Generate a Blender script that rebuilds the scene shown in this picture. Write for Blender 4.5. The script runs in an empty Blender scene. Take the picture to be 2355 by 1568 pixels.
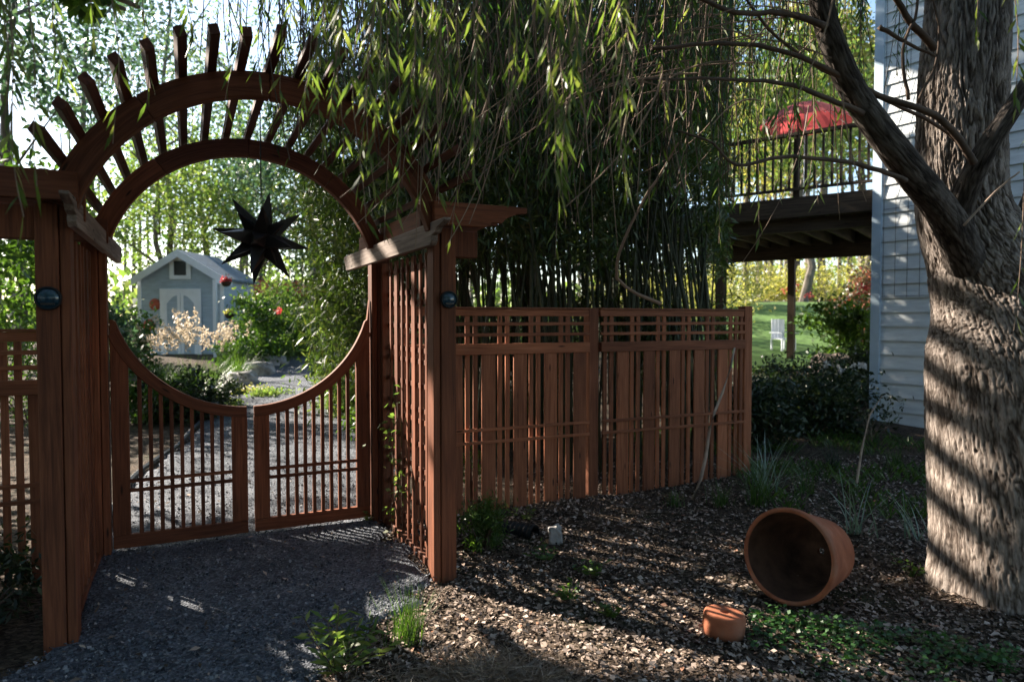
import bpy, math, random
import numpy as np
from mathutils import Vector, Matrix, noise
rnd = random.Random(7)
rng = np.random.default_rng(7)
R = math.radians
scene = bpy.context.scene
COL = scene.collection

# ------------------------------------------------------------------ camera
F = 1550.0            # focal length in units of a 2355 px wide picture
PITCH = math.atan(49 / F)
CAMZ = 1.6
cd = bpy.data.cameras.new('camera'); cam = bpy.data.objects.new('camera', cd); COL.objects.link(cam)
cam.location = (0, 0, CAMZ); cam.rotation_euler = (R(90) - PITCH, 0, 0)
cd.sensor_width = 36; cd.lens = 36 * F / 2355; cd.clip_end = 600; cd.clip_start = 0.05
cd.dof.use_dof = True; cd.dof.focus_distance = 4.2; cd.dof.aperture_fstop = 2.0
scene.camera = cam
CP, SP = math.cos(PITCH), math.sin(PITCH)

def ray(u, v):
    a, b = (u - 1177.5) / F, (784 - v) / F
    return Vector((a, CP + b * SP, -SP + b * CP))
def at(u, v, Y):                       # world point seen at a layout pixel, Y metres ahead
    r = ray(u, v); k = Y / r.y
    return Vector((r.x * k, Y, CAMZ + r.z * k))
def gr(u, v, z=0.0):                   # world point on the ground seen at a layout pixel
    r = ray(u, v); zz = z
    for _ in range(12):
        k = (zz - CAMZ) / r.z; zz = 0.5 * zz + 0.5 * (H(r.x * k, r.y * k) + z)
    return Vector((r.x * k, r.y * k, zz))

# ------------------------------------------------------------------ sun and sky
SUN_EL, SUN_AZ = R(31), math.atan2(0.53, -0.85)
SUN = Vector((math.cos(SUN_AZ) * math.cos(SUN_EL), math.sin(SUN_AZ) * math.cos(SUN_EL), math.sin(SUN_EL)))
sd = bpy.data.lights.new('sun', 'SUN'); sd.energy = 5.0; sd.angle = R(0.55); sd.color = (1.0, 0.90, 0.77)
so = bpy.data.objects.new('sun', sd); COL.objects.link(so); so.rotation_euler = SUN.to_track_quat('Z', 'Y').to_euler()
w = bpy.data.worlds.new('World'); scene.world = w; w.use_nodes = True
nt = w.node_tree; nt.nodes.clear()
sk = nt.nodes.new('ShaderNodeTexSky'); sk.sky_type = 'NISHITA'; sk.sun_disc = False
sk.sun_elevation = SUN_EL; sk.sun_rotation = math.atan2(SUN.x, SUN.y); sk.air_density = 1.0; sk.dust_density = 0.8
bg = nt.nodes.new('ShaderNodeBackground'); bg.inputs[1].default_value = 0.085
ow = nt.nodes.new('ShaderNodeOutputWorld')
nt.links.new(sk.outputs[0], bg.inputs[0]); nt.links.new(bg.outputs[0], ow.inputs[0])
scene.view_settings.view_transform = 'Standard'; scene.view_settings.look = 'None'
scene.view_settings.exposure = 2.05; scene.view_settings.gamma = 1.0
scene.cycles.max_bounces = 6; scene.cycles.transparent_max_bounces = 8
scene.cycles.use_denoising = True

# ------------------------------------------------------------------ ground height
def sm(a, b, x):
    t = min(1, max(0, (x - a) / (b - a))); return t * t * (3 - 2 * t)
def H(x, y):
    z = 0.55 * sm(11, 24, y)
    hill = sm(2.2, 5.2, x + 0.1 * y - 1.0) * (0.13 * sm(7, 10, y) + max(0, y - 10) * 0.092)
    z += min(hill, 1.75)
    z += 0.07 * sm(0.8, 3, x) * sm(5.2, 7, y)
    d = 0.025 * noise.noise(Vector((x * 0.9, y * 0.9, 0))) + 0.012 * noise.noise(Vector((x * 4, y * 4, 3)))
    return z + d * sm(0, 1, abs(x + 1.9) ) 
def onG(x, y, dz=0.0): return Vector((x, y, H(x, y) + dz))

# ------------------------------------------------------------------ materials
def newmat(name):
    m = bpy.data.materials.new(name); m.use_nodes = True
    n = m.node_tree; n.nodes.clear()
    return m, n, n.nodes.new, n.links.new
def ramp(N, stops, fac, Lk, interp='LINEAR'):
    r = N('ShaderNodeValToRGB'); e = r.color_ramp.elements; r.color_ramp.interpolation = interp
    while len(e) > 1: e.remove(e[-1])
    e[0].position = stops[0][0]; e[0].color = (*stops[0][1], 1)
    for p, c in stops[1:]:
        q = e.new(p); q.color = (*c, 1)
    Lk(fac, r.inputs[0]); return r.outputs[0]
def mapping(N, Lk, src, scale):
    mp = N('ShaderNodeMapping'); mp.inputs['Scale'].default_value = scale; Lk(src, mp.inputs[0]); return mp.outputs[0]
def ntex(N, Lk, vec, scale, detail=4, rough=0.6, dist=0):
    t = N('ShaderNodeTexNoise'); t.inputs['Scale'].default_value = scale; t.inputs['Detail'].default_value = detail
    t.inputs['Roughness'].default_value = rough; t.inputs['Distortion'].default_value = dist
    if vec is not None: Lk(vec, t.inputs['Vector'])
    return t
def bumped(N, Lk, h, strength, dist, normal=None):
    b = N('ShaderNodeBump'); b.inputs['Strength'].default_value = strength; b.inputs['Distance'].default_value = dist
    Lk(h, b.inputs['Height'])
    if normal: Lk(normal, b.inputs['Normal'])
    return b.outputs[0]
def mixc(N, Lk, fac, a, b, mode='MIX'):
    m = N('ShaderNodeMix'); m.data_type = 'RGBA'; m.blend_type = mode
    if isinstance(fac, float): m.inputs[0].default_value = fac
    else: Lk(fac, m.inputs[0])
    for s, i in ((a, 6), (b, 7)):
        if isinstance(s, tuple): m.inputs[i].default_value = (*s, 1)
        else: Lk(s, m.inputs[i])
    return m.outputs[2]
def finish(n, N, Lk, col, rough=0.8, normal=None, spec=0.3):
    b = N('ShaderNodeBsdfPrincipled'); o = N('ShaderNodeOutputMaterial')
    if isinstance(col, tuple): b.inputs['Base Color'].default_value = (*col, 1)
    else: Lk(col, b.inputs['Base Color'])
    b.inputs['Roughness'].default_value = rough; b.inputs['Specular IOR Level'].default_value = spec
    if normal: Lk(normal, b.inputs['Normal'])
    Lk(b.outputs[0], o.inputs[0]); return b
def wood(name, c1, c2, c3, rough=0.75, grainscale=1.0):
    m, n, N, Lk = newmat(name)
    a = N('ShaderNodeAttribute'); a.attribute_name = 'grain'
    v = mapping(N, Lk, a.outputs['Vector'], (1.1, 26 * grainscale, 26 * grainscale))
    t = ntex(N, Lk, v, 2.2, 7, 0.65, 0.6)
    v2 = mapping(N, Lk, a.outputs['Vector'], (0.7, 3, 3)); t2 = ntex(N, Lk, v2, 2.0, 3)
    geo = N('ShaderNodeNewGeometry')
    col = ramp(N, [(0.28, c1), (0.52, c2), (0.75, c3)], t.outputs[0], Lk)
    k = ramp(N, [(0.3, (0.66, 0.66, 0.66)), (0.7, (1.12, 1.12, 1.12))], t2.outputs[0], Lk)
    col = mixc(N, Lk, 1.0, col, k, 'MULTIPLY')
    ri = ramp(N, [(0, (0.74, 0.72, 0.70)), (1, (1.2, 1.14, 1.08))], geo.outputs['Random Per Island'], Lk)
    col = mixc(N, Lk, 1.0, col, ri, 'MULTIPLY'); oi = N('ShaderNodeObjectInfo')
    col = mixc(N, Lk, 1.0, col, ramp(N, [(0, (0.72, 0.70, 0.70)), (0.5, (1, 1, 1)), (1, (1.28, 1.24, 1.2))], oi.outputs['Random'], Lk), 'MULTIPLY')
    # small knots
    vo = N('ShaderNodeTexVoronoi'); vo.inputs['Scale'].default_value = 1.0
    Lk(mapping(N, Lk, a.outputs['Vector'], (2.6, 13, 13)), vo.inputs['Vector'])
    kn = ramp(N, [(0.0, (1, 1, 1)), (0.05, (1, 1, 1)), (0.12, (0, 0, 0))], vo.outputs['Distance'], Lk)
    col = mixc(N, Lk, kn, col, tuple(x * 0.35 for x in c1))
    finish(n, N, Lk, col, rough, bumped(N, Lk, t.outputs[0], 0.35, 0.004)); return m
def plain(name, c, rough=0.7, var=0.25, scale=8, bump=0.2, spec=0.3, coords='Object'):
    m, n, N, Lk = newmat(name); tc = N('ShaderNodeTexCoord')
    t = ntex(N, Lk, tc.outputs[coords], scale, 5)
    col = ramp(N, [(0.3, tuple(x * (1 - var) for x in c)), (0.7, tuple(min(1, x * (1 + var)) for x in c))], t.outputs[0], Lk)
    finish(n, N, Lk, col, rough, bumped(N, Lk, t.outputs[0], bump, 0.01), spec); return m
def leafmat(name, stops, trans=0.45, tcol=None, rough=0.38):
    m, n, N, Lk = newmat(name); g = N('ShaderNodeNewGeometry')
    col = ramp(N, stops, g.outputs['Random Per Island'], Lk)
    b = N('ShaderNodeBsdfPrincipled'); b.inputs['Roughness'].default_value = rough; b.inputs['Specular IOR Level'].default_value = 0.5
    Lk(col, b.inputs['Base Color'])
    tr = N('ShaderNodeBsdfTranslucent')
    tcn = mixc(N, Lk, 1.0, col, tcol or (1.6, 1.7, 0.7), 'MULTIPLY'); Lk(tcn, tr.inputs[0])
    mx = N('ShaderNodeMixShader'); mx.inputs[0].default_value = trans
    Lk(b.outputs[0], mx.inputs[1]); Lk(tr.outputs[0], mx.inputs[2])
    o = N('ShaderNodeOutputMaterial'); Lk(mx.outputs[0], o.inputs[0]); return m
def islandmat(name, stops, rough=0.9, spec=0.2):
    m, n, N, Lk = newmat(name); g = N('ShaderNodeNewGeometry')
    finish(n, N, Lk, ramp(N, stops, g.outputs['Random Per Island'], Lk), rough, None, spec); return m

M = {}
M['cedar'] = wood('stained_cedar', (0.07, 0.023, 0.011), (0.158, 0.054, 0.025), (0.235, 0.086, 0.043))
M['cedar_fence'] = wood('stained_fence', (0.15, 0.050, 0.024), (0.27, 0.102, 0.050), (0.36, 0.150, 0.080))
M['cedar_dark'] = wood('stained_purlin', (0.028, 0.010, 0.008), (0.085, 0.030, 0.018), (0.15, 0.06, 0.035))
M['grey_wood'] = wood('weathered_wood', (0.10, 0.075, 0.062), (0.235, 0.19, 0.165), (0.38, 0.34, 0.31), 0.85)
M['deck_wood'] = wood('deck_timber', (0.022, 0.015, 0.011), (0.06, 0.043, 0.03), (0.11, 0.08, 0.058), 0.85)
M['metal'] = plain('dark_metal', (0.018, 0.014, 0.014), 0.45, 0.4, 20, 0.1, 0.5)
M['black'] = plain('black_plastic', (0.012, 0.014, 0.016), 0.5)
M['blue_glass'] = plain('dark_blue_glaze', (0.015, 0.045, 0.07), 0.12, 0.6, 30, 0.1, 0.6)
M['white'] = plain('white_paint', (0.78, 0.82, 0.88), 0.55, 0.06, 3, 0.05)
M['trim'] = plain('bluish_trim', (0.42, 0.52, 0.60), 0.55, 0.10, 3, 0.05)
M['shingle'] = plain('roof_shingle', (0.14, 0.19, 0.24), 0.85, 0.35, 9, 0.4)
M['dark_in'] = plain('dark_interior', (0.02, 0.025, 0.028), 0.3)
M['rust'] = plain('rust_red', (0.38, 0.09, 0.05), 0.7, 0.3, 12)
M['rock'] = plain('pale_rock', (0.36, 0.34, 0.32), 0.85, 0.5, 5, 0.6)
M['pinkrock'] = plain('buff_rock', (0.42, 0.33, 0.27), 0.85, 0.35, 4, 0.6)
M['whiterock'] = plain('white_rock', (0.44, 0.49, 0.50), 0.8, 0.25, 6, 0.5)
M['culm'] = plain('bamboo_culm', (0.035, 0.042, 0.02), 0.5, 0.5, 6)
M['twig'] = plain('pale_twig', (0.26, 0.18, 0.13), 0.8, 0.35, 5)
M['twigdark'] = plain('brown_branch', (0.10, 0.068, 0.05), 0.85, 0.4, 9)
M['fartrunk'] = plain('far_trunk', (0.13, 0.11, 0.09), 0.9, 0.45, 3)
M['palestick'] = plain('bleached_stick', (0.40, 0.30, 0.23), 0.8, 0.3, 14)

def siding(name, c):
    m, n, N, Lk = newmat(name); tc = N('ShaderNodeTexCoord')
    t = ntex(N, Lk, mapping(N, Lk, tc.outputs['Object'], (1, 1, 6)), 3, 5)
    col = ramp(N, [(0.3, tuple(x * 0.82 for x in c)), (0.7, tuple(x * 1.12 for x in c))], t.outputs[0], Lk)
    finish(n, N, Lk, col, 0.65, bumped(N, Lk, t.outputs[0], 0.15, 0.004)); return m
M['siding'] = siding('blue_grey_siding', (0.66, 0.69, 0.69))
M['shedwall'] = siding('shed_siding', (0.40, 0.49, 0.58))

def terracotta():
    m, n, N, Lk = newmat('terracotta'); tc = N('ShaderNodeTexCoord')
    t = ntex(N, Lk, tc.outputs['Object'], 7, 6); t2 = ntex(N, Lk, tc.outputs['Object'], 90, 3)
    t3 = ntex(N, Lk, tc.outputs['Object'], 2.6, 5, 0.7)
    col = ramp(N, [(0.3, (0.24, 0.075, 0.036)), (0.55, (0.37, 0.125, 0.062)), (0.75, (0.47, 0.20, 0.12))], t.outputs[0], Lk)
    st = ramp(N, [(0.50, (0, 0, 0)), (0.68, (0.65, 0.65, 0.65))], t3.outputs[0], Lk)
    col = mixc(N, Lk, st, col, (0.26, 0.15, 0.10))
    finish(n, N, Lk, col, 0.85, bumped(N, Lk, t2.outputs[0], 0.2, 0.003)); return m
M['terracotta'] = terracotta(); M['clay_shade'] = plain('shaded_clay', (0.085, 0.042, 0.026), 0.95, 0.6, 6, 0.4)  # second clay is darkened to paint in the shade inside the pot

def barkmat(name='willow_bark', k=1.0):
    m, n, N, Lk = newmat(name)
    a = N('ShaderNodeAttribute'); a.attribute_name = 'grain'
    h = N('ShaderNodeAttribute'); h.attribute_name = 'ridge'
    v = mapping(N, Lk, a.outputs['Vector'], (5, 26, 26)); t = ntex(N, Lk, v, 1.6, 7, 0.7, 0.5)
    ad = N('ShaderNodeMath'); ad.operation = 'MULTIPLY_ADD'; Lk(t.outputs[0], ad.inputs[0]); ad.inputs[1].default_value = 0.8
    Lk(h.outputs['Fac'], ad.inputs[2])
    col = ramp(N, [(p_, tuple(x * k for x in c_)) for p_, c_ in [(0.42, (0.022, 0.016, 0.012)), (0.62, (0.085, 0.064, 0.052)), (0.80, (0.205, 0.166, 0.141)), (1.0, (0.38, 0.32, 0.28))]], ad.outputs[0], Lk)
    finish(n, N, Lk, col, 0.9, bumped(N, Lk, t.outputs[0], 1.0, 0.02), 0.15); return m
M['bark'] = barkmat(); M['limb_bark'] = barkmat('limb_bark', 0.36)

def groundmat():
    m, n, N, Lk = newmat('mulch_soil'); tc = N('ShaderNodeTexCoord'); P = tc.outputs['Object']
    t = ntex(N, Lk, P, 3.0, 8, 0.7); v = N('ShaderNodeTexVoronoi'); v.inputs['Scale'].default_value = 42
    Lk(mapping(N, Lk, P, (1, 1.7, 1)), v.inputs['Vector'])
    c = ramp(N, [(0, (0.018, 0.013, 0.010)), (0.5, (0.075, 0.054, 0.040)), (1, (0.20, 0.15, 0.112))], v.outputs['Color'], Lk)
    k = ramp(N, [(0.35, (0.5, 0.52, 0.5)), (0.68, (1.15, 1.1, 1.05))], t.outputs[0], Lk)
    c = mixc(N, Lk, 1.0, c, k, 'MULTIPLY')
    # moss/green cast further out
    g = ntex(N, Lk, P, 0.8, 5, 0.7)
    gm = ramp(N, [(0.52, (0, 0, 0)), (0.66, (0.6, 0.6, 0.6))], g.outputs[0], Lk)
    c = mixc(N, Lk, gm, c, (0.035, 0.05, 0.02))
    finish(n, N, Lk, c, 0.95, bumped(N, Lk, v.outputs['Distance'], 0.8, 0.02), 0.15); return m
def gravelmat():
    m, n, N, Lk = newmat('slate_gravel'); tc = N('ShaderNodeTexCoord'); P = tc.outputs['Object']
    v = N('ShaderNodeTexVoronoi'); v.inputs['Scale'].default_value = 75; Lk(P, v.inputs['Vector'])
    t = ntex(N, Lk, P, 2.2, 6, 0.65)
    c = ramp(N, [(0, (0.045, 0.05, 0.06)), (0.6, (0.12, 0.13, 0.152)), (1, (0.27, 0.285, 0.31))], v.outputs['Color'], Lk)
    k = ramp(N, [(0.35, (0.7, 0.7, 0.72)), (0.65, (1.2, 1.2, 1.2))], t.outputs[0], Lk)
    finish(n, N, Lk, mixc(N, Lk, 1.0, c, k, 'MULTIPLY'), 0.85, bumped(N, Lk, v.outputs['Distance'], 1.0, 0.012), 0.25); return m
M['ground'] = groundmat(); M['gravel'] = gravelmat()
M['lawn'] = plain('lawn_turf', (0.075, 0.14, 0.03), 0.95, 0.4, 5, 0.5)
M['chips'] = islandmat('leaf_litter', [(0, (0.025, 0.019, 0.015)), (0.3, (0.11, 0.08, 0.060)), (0.62, (0.26, 0.195, 0.155)), (0.85, (0.44, 0.345, 0.285)), (0.96, (0.5, 0.41, 0.35)), (1, (0.40, 0.17, 0.09))])
M['stones'] = islandmat('gravel_stones', [(0, (0.03, 0.034, 0.042)), (0.6, (0.10, 0.11, 0.13)), (0.95, (0.24, 0.25, 0.27)), (1, (0.4, 0.38, 0.36))], 0.8)
M['willow'] = leafmat('willow_leaf', [(0, (0.035, 0.075, 0.018)), (0.7, (0.06, 0.115, 0.028)), (1, (0.13, 0.17, 0.04))], 0.45, (1.3, 1.6, 0.6))
M['strand'] = leafmat('strand_leaf', [(0, (0.06, 0.10, 0.025)), (0.6, (0.12, 0.17, 0.04)), (1, (0.24, 0.26, 0.09))], 0.5, (1.5, 1.6, 0.8))
M['bamboo'] = leafmat('bamboo_leaf', [(0, (0.035, 0.06, 0.016)), (0.7, (0.06, 0.10, 0.026)), (1, (0.12, 0.13, 0.05))], 0.35)
M['yellowgreen'] = leafmat('sunlit_leaf', [(0, (0.075, 0.125, 0.035)), (0.5, (0.13, 0.185, 0.05)), (1, (0.22, 0.24, 0.09))], 0.5, (1.4, 1.6, 0.8))
M['yellow'] = leafmat('autumn_leaf', [(0, (0.17, 0.19, 0.06)), (0.5, (0.28, 0.26, 0.10)), (1, (0.40, 0.35, 0.18))], 0.5)
M['bluegreen'] = leafmat('tall_tree_leaf', [(0, (0.035, 0.075, 0.045)), (0.6, (0.06, 0.105, 0.065)), (1, (0.12, 0.16, 0.10))], 0.4, (1.3, 1.5, 1.0))
M['green'] = leafmat('shrub_leaf', [(0, (0.035, 0.075, 0.015)), (0.7, (0.06, 0.12, 0.025)), (1, (0.12, 0.19, 0.04))], 0.4)
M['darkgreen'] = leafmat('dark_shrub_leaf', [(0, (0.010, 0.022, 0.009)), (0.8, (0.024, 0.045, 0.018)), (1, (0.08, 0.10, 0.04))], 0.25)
M['red'] = leafmat('red_leaf', [(0, (0.32, 0.03, 0.03)), (0.7, (0.55, 0.07, 0.07)), (1, (0.62, 0.25, 0.22))], 0.45, (1.3, 1.0, 1.0))
M['redbrown'] = leafmat('russet_leaf', [(0, (0.07, 0.08, 0.03)), (0.6, (0.14, 0.09, 0.05)), (1, (0.3, 0.09, 0.06))], 0.35, (1.3, 1.1, 0.8))
M['plume'] = leafmat('pale_plume', [(0, (0.42, 0.36, 0.27)), (1, (0.62, 0.56, 0.46))], 0.4, (1.1, 1.0, 0.9))
M['blade'] = leafmat('grey_green_blade', [(0, (0.14, 0.20, 0.14)), (1, (0.34, 0.42, 0.33))], 0.3, (1.1, 1.2, 0.8))
M['straw'] = leafmat('dead_straw', [(0, (0.12, 0.09, 0.065)), (0.7, (0.24, 0.18, 0.13)), (1, (0.38, 0.3, 0.22))], 0.2, (1.1, 1.0, 0.9))
M['clover'] = leafmat('clover_leaf', [(0, (0.025, 0.075, 0.02)), (0.7, (0.045, 0.12, 0.03)), (1, (0.08, 0.18, 0.06))], 0.35)
M['redcloth'] = leafmat('red_cloth', [(0, (0.33, 0.075, 0.075)), (1, (0.33, 0.075, 0.075))], 0.4, (1.3, 1.0, 1.0), 0.8)
M['whitefl'] = leafmat('white_petal', [(0, (0.5, 0.5, 0.48)), (1, (0.7, 0.7, 0.68))], 0.3, (1, 1, 1))

# ------------------------------------------------------------------ mesh helpers
def link(o, parent=None):
    COL.objects.link(o)
    if parent is not None: o.parent = parent
    return o
def tag(o, label=None, cat=None, group=None, kind=None):
    if label: o['label'] = label
    if cat: o['category'] = cat
    if group: o['group'] = group
    if kind: o['kind'] = kind
    return o
def thing(name, label, cat, loc=(0, 0, 0), rz=0, group=None):
    o = bpy.data.objects.new(name, None); o.empty_display_size = 0.1; link(o)
    o.location = loc; o.rotation_euler = (0, 0, rz); bpy.context.view_layer.update() if False else None
    return tag(o, label, cat, group)

class MB:
    def __init__(s): s.v = []; s.f = []; s.g = []; s.r = []
    def add(s, vs, fs, gs=None, rd=None):
        n = len(s.v); s.v += [tuple(x) for x in vs]; s.f += [tuple(i + n for i in f) for f in fs]
        s.g += [tuple(x) for x in (gs if gs is not None else vs)]; s.r += list(rd) if rd is not None else [0.5] * len(vs)
        return s
    def box(s, x0, x1, y0, y1, z0, z1, axis=None):
        vs = [(x, y, z) for x in (x0, x1) for y in (y0, y1) for z in (z0, z1)]
        fs = [(0, 1, 3, 2), (4, 6, 7, 5), (0, 4, 5, 1), (2, 3, 7, 6), (0, 2, 6, 4), (1, 5, 7, 3)]
        d = (abs(x1 - x0), abs(y1 - y0), abs(z1 - z0)); k = axis if axis is not None else d.index(max(d))
        o = rnd.random() * 50
        gs = [(v[k] + o, v[(k + 1) % 3] + o, v[(k + 2) % 3]) for v in vs]
        return s.add(vs, fs, gs)
    def bar(s, p0, p1, wd, th, up=Vector((0, 0, 1))):
        p0, p1 = Vector(p0), Vector(p1); d = (p1 - p0); L = d.length; d = d / L
        a = up.cross(d)
        if a.length < 1e-4: a = Vector((1, 0, 0)).cross(d)
        a.normalize(); b = d.cross(a); vs = []; gs = []; o = rnd.random() * 50
        for k, p in ((0, p0), (L, p1)):
            for i, j in ((-1, -1), (1, -1), (1, 1), (-1, 1)):
                vs.append(p + a * (i * wd / 2) + b * (j * th / 2)); gs.append((k + o, i * wd / 2 + o, j * th / 2))
        return s.add(vs, [(3, 2, 1, 0), (4, 5, 6, 7), (0, 1, 5, 4), (1, 2, 6, 5), (2, 3, 7, 6), (3, 0, 4, 7)], gs)
    def prism(s, pts, y0, y1, axis='y', vert=False):          # outline in (x,z) extruded along y, or (y,z) along x
        n = len(pts); o = rnd.random() * 50; vs = []; gs = []
        for t in (y0, y1):
            for (a, b) in pts:
                vs.append((a, t, b) if axis == 'y' else (t, a, b)); gs.append((b + o, a + o, t) if vert else (a + o, b + o, t))
        fs = [tuple(range(n)), tuple(range(2 * n - 1, n - 1, -1))]
        for i in range(n): j = (i + 1) % n; fs.append((j, i, i + n, j + n))
        return s.add(vs, fs, gs)
    def arc(s, c, r0, r1, a0, a1, y0, y1, n=48):
        vs = []; gs = []; o = rnd.random() * 50
        for i in range(n + 1):
            a = a0 + (a1 - a0) * i / n
            for r, y in ((r0, y0), (r1, y0), (r1, y1), (r0, y1)):
                vs.append((c[0] + r * math.cos(a), y, c[1] + r * math.sin(a))); gs.append((a * 1.0 + o, r + o, y))
        fs = [(0, 1, 2, 3), (4 * n + 3, 4 * n + 2, 4 * n + 1, 4 * n)]
        for i in range(n):
            for k in range(4): a = 4 * i + k; b = 4 * i + (k + 1) % 4; fs.append((b, a, a + 4, b + 4))
        return s.add(vs, fs, gs)
    def tube(s, pts, rad, n=8, cap=True):
        pts = [Vector(p) for p in pts]; m = len(pts)
        if not hasattr(rad, '__len__'): rad = [rad] * m
        vs = []; gs = []; o = rnd.random() * 50; L = 0; ref = Vector((0.31, 0.2, 0.93)).normalized()
        for i, p in enumerate(pts):
            d = (pts[min(i + 1, m - 1)] - pts[max(i - 1, 0)]).normalized()
            a = d.cross(ref); a = a if a.length > 0.05 else d.cross(Vector((1, 0, 0))); a.normalize(); b = d.cross(a)
            if i: L += (p - pts[i - 1]).length
            for k in range(n):
                t = 2 * math.pi * k / n
                vs.append(p + (a * math.cos(t) + b * math.sin(t)) * rad[i]); gs.append((L + o, rad[i] * math.cos(t), rad[i] * math.sin(t)))
        fs = []
        for i in range(m - 1):
            for k in range(n): k2 = (k + 1) % n; fs.append((i * n + k, i * n + k2, (i + 1) * n + k2, (i + 1) * n + k))
        if cap: fs.append(tuple(range(n - 1, -1, -1))); fs.append(tuple((m - 1) * n + k for k in range(n)))
        return s.add(vs, fs, gs)
    def lathe(s, prof, n=48, mat=None):           # (r,z) profile round z
        vs = []; m = len(prof)
        for r, z in prof:
            for k in range(n): t = 2 * math.pi * k / n; vs.append(Vector((r * math.cos(t), r * math.sin(t), z)))
        if mat is not None: vs = [mat @ v for v in vs]
        fs = []
        for i in range(m - 1):
            for k in range(n): k2 = (k + 1) % n; fs.append((i * n + k, i * n + k2, (i + 1) * n + k2, (i + 1) * n + k))
        return s.add(vs, fs)
    def build(s, name, mat, parent=None, bevel=0, smooth=False):
        me = bpy.data.meshes.new(name); me.from_pydata(s.v, [], s.f); 
        at_ = me.attributes.new('grain', 'FLOAT_VECTOR', 'POINT'); at_.data.foreach_set('vector', np.array(s.g, dtype=np.float32).ravel())
        ar = me.attributes.new('ridge', 'FLOAT', 'POINT'); ar.data.foreach_set('value', np.array(s.r, dtype=np.float32))
        me.materials.append(mat); me.update()
        if smooth: me.polygons.foreach_set('use_smooth', [True] * len(me.polygons))
        o = bpy.data.objects.new(name, me); link(o, parent)
        if bevel:
            b = o.modifiers.new('bevel', 'BEVEL'); b.width = bevel; b.segments = 1; b.limit_method = 'ANGLE'
        return o

def npmesh(name, V, Fq, mat, parent=None):         # V (n,3), Fq (m,k) same-size faces
    me = bpy.data.meshes.new(name); m, k = Fq.shape
    me.vertices.add(len(V)); me.vertices.foreach_set('co', V.astype(np.float32).ravel())
    me.loops.add(m * k); me.loops.foreach_set('vertex_index', Fq.astype(np.int32).ravel())
    me.polygons.add(m); me.polygons.foreach_set('loop_start', np.arange(0, m * k, k, dtype=np.int32))
    me.update(calc_edges=True); me.materials.append(mat)
    o = bpy.data.objects.new(name, me); link(o, parent); return o
def unit(a): return a / np.maximum(np.linalg.norm(a, axis=1, keepdims=True), 1e-9)
def leafarr(P, D, L, W, flat=None):
    """lanceolate leaves: base, two sides, tip as one folded pair of triangles sharing the midrib"""
    n = len(P); D = unit(D); rv = rng.normal(size=(n, 3)) if flat is None else np.tile([[0., 0., 1.]], (n, 1)) + rng.normal(size=(n, 3)) * flat
    S = unit(np.cross(D, rv)); Nn = np.cross(S, D); L = np.broadcast_to(L, n)[:, None]; W = np.broadcast_to(W, n)[:, None]
    a = P; b = P + D * L * 0.45 + S * W * 0.5 + Nn * W * 0.12; t = P + D * L - np.array([[0, 0, 1.]]) * L * 0.06; c = P + D * L * 0.45 - S * W * 0.5 + Nn * W * 0.12
    return np.stack([a, b, t, c], 1).reshape(-1, 3)
def leafmesh(name, arrs, mat, parent=None):
    V = np.concatenate(arrs) if isinstance(arrs, list) else arrs
    return npmesh(name, V, np.arange(len(V)).reshape(-1, 4), mat, parent)
def blob(n, c, r, clumps=40, cr=0.25, shell=0.55):
    """points in leaf clumps spread through an ellipsoid"""
    c = np.array(c, float); r = np.array(r, float)
    d = unit(rng.normal(size=(clumps, 3))); q = (shell + (1 - shell) * rng.random((clumps, 1))) ** 0.8
    q *= 0.72 + 0.42 * rng.random((clumps, 1))
    cc = c + d * q * r; cs = cr * (0.5 + rng.random(clumps)) * r.mean()
    k = rng.integers(0, clumps, n)
    return cc[k] + rng.normal(size=(n, 3)) * cs[k][:, None] * 0.55
def droop(n, down=-0.5, s=0.7):
    d = rng.normal(size=(n, 3)) * s; d[:, 2] += down; return unit(d)

# ================================================================== SETTING
def grid(name, xs, ys, f, mat, dz=0.0, keep=None):
    V = np.array([(x, y, f(x, y) + dz) for y in ys for x in xs]); nx = len(xs); ny = len(ys); Fq = []
    for j in range(ny - 1):
        for i in range(nx - 1):
            if keep and not keep((xs[i] + xs[i + 1]) / 2, (ys[j] + ys[j + 1]) / 2): continue
            a = j * nx + i; Fq.append((a, a + 1, a + nx + 1, a + nx))
    o = npmesh(name, V, np.array(Fq), mat); o.data.polygons.foreach_set('use_smooth', [True] * len(o.data.polygons)); return o
near = list(np.arange(-8, 9, 0.12))
xs = sorted(list(np.linspace(-300, -12, 14)) + list(np.arange(-11, -8, 0.6)) + near + list(np.arange(9.3, 24, 0.8)) + list(np.linspace(26, 300, 14)))
ys = sorted(list(np.linspace(-120, -3, 8)) + list(np.arange(-2, 9, 0.12)) + list(np.arange(9, 30, 0.5)) + list(np.linspace(31, 400, 16)))
tag(grid('ground', xs, ys, H, M['ground']), kind='structure')

# gravel path: centre line with half widths
O = Vector((-2.235, 3.165, 0)); TH = R(25.7)
A_ = Vector((math.cos(TH), math.sin(TH), 0)); P_ = Vector((-math.sin(TH), math.cos(TH), 0))
def G(s, t, z=0): return O + A_ * s + P_ * t + Vector((0, 0, z))
pathL = [(-2.9, 0.8), (-2.75, 2.2), G(0.0, -0.1)[:2], G(0.0, 1.6)[:2], (-3.75, 6.6), (-4.15, 8.3), (-4.7, 10), (-5.6, 13), (-7.2, 18), (-9, 23)]
pathR = [(-0.95, 0.8), (-0.92, 2.7), (-0.45, 4.05), G(2.02, 1.6)[:2], (-1.15, 6.6), (-1.5, 8.3), (-2.1, 10), (-3.3, 13), (-5.2, 18), (-7.0, 23)]
def interp(line, k):
    i = min(int(k), len(line) - 2); f = k - i
    return Vector((line[i][0] * (1 - f) + line[i + 1][0] * f, line[i][1] * (1 - f) + line[i + 1][1] * f))
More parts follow.
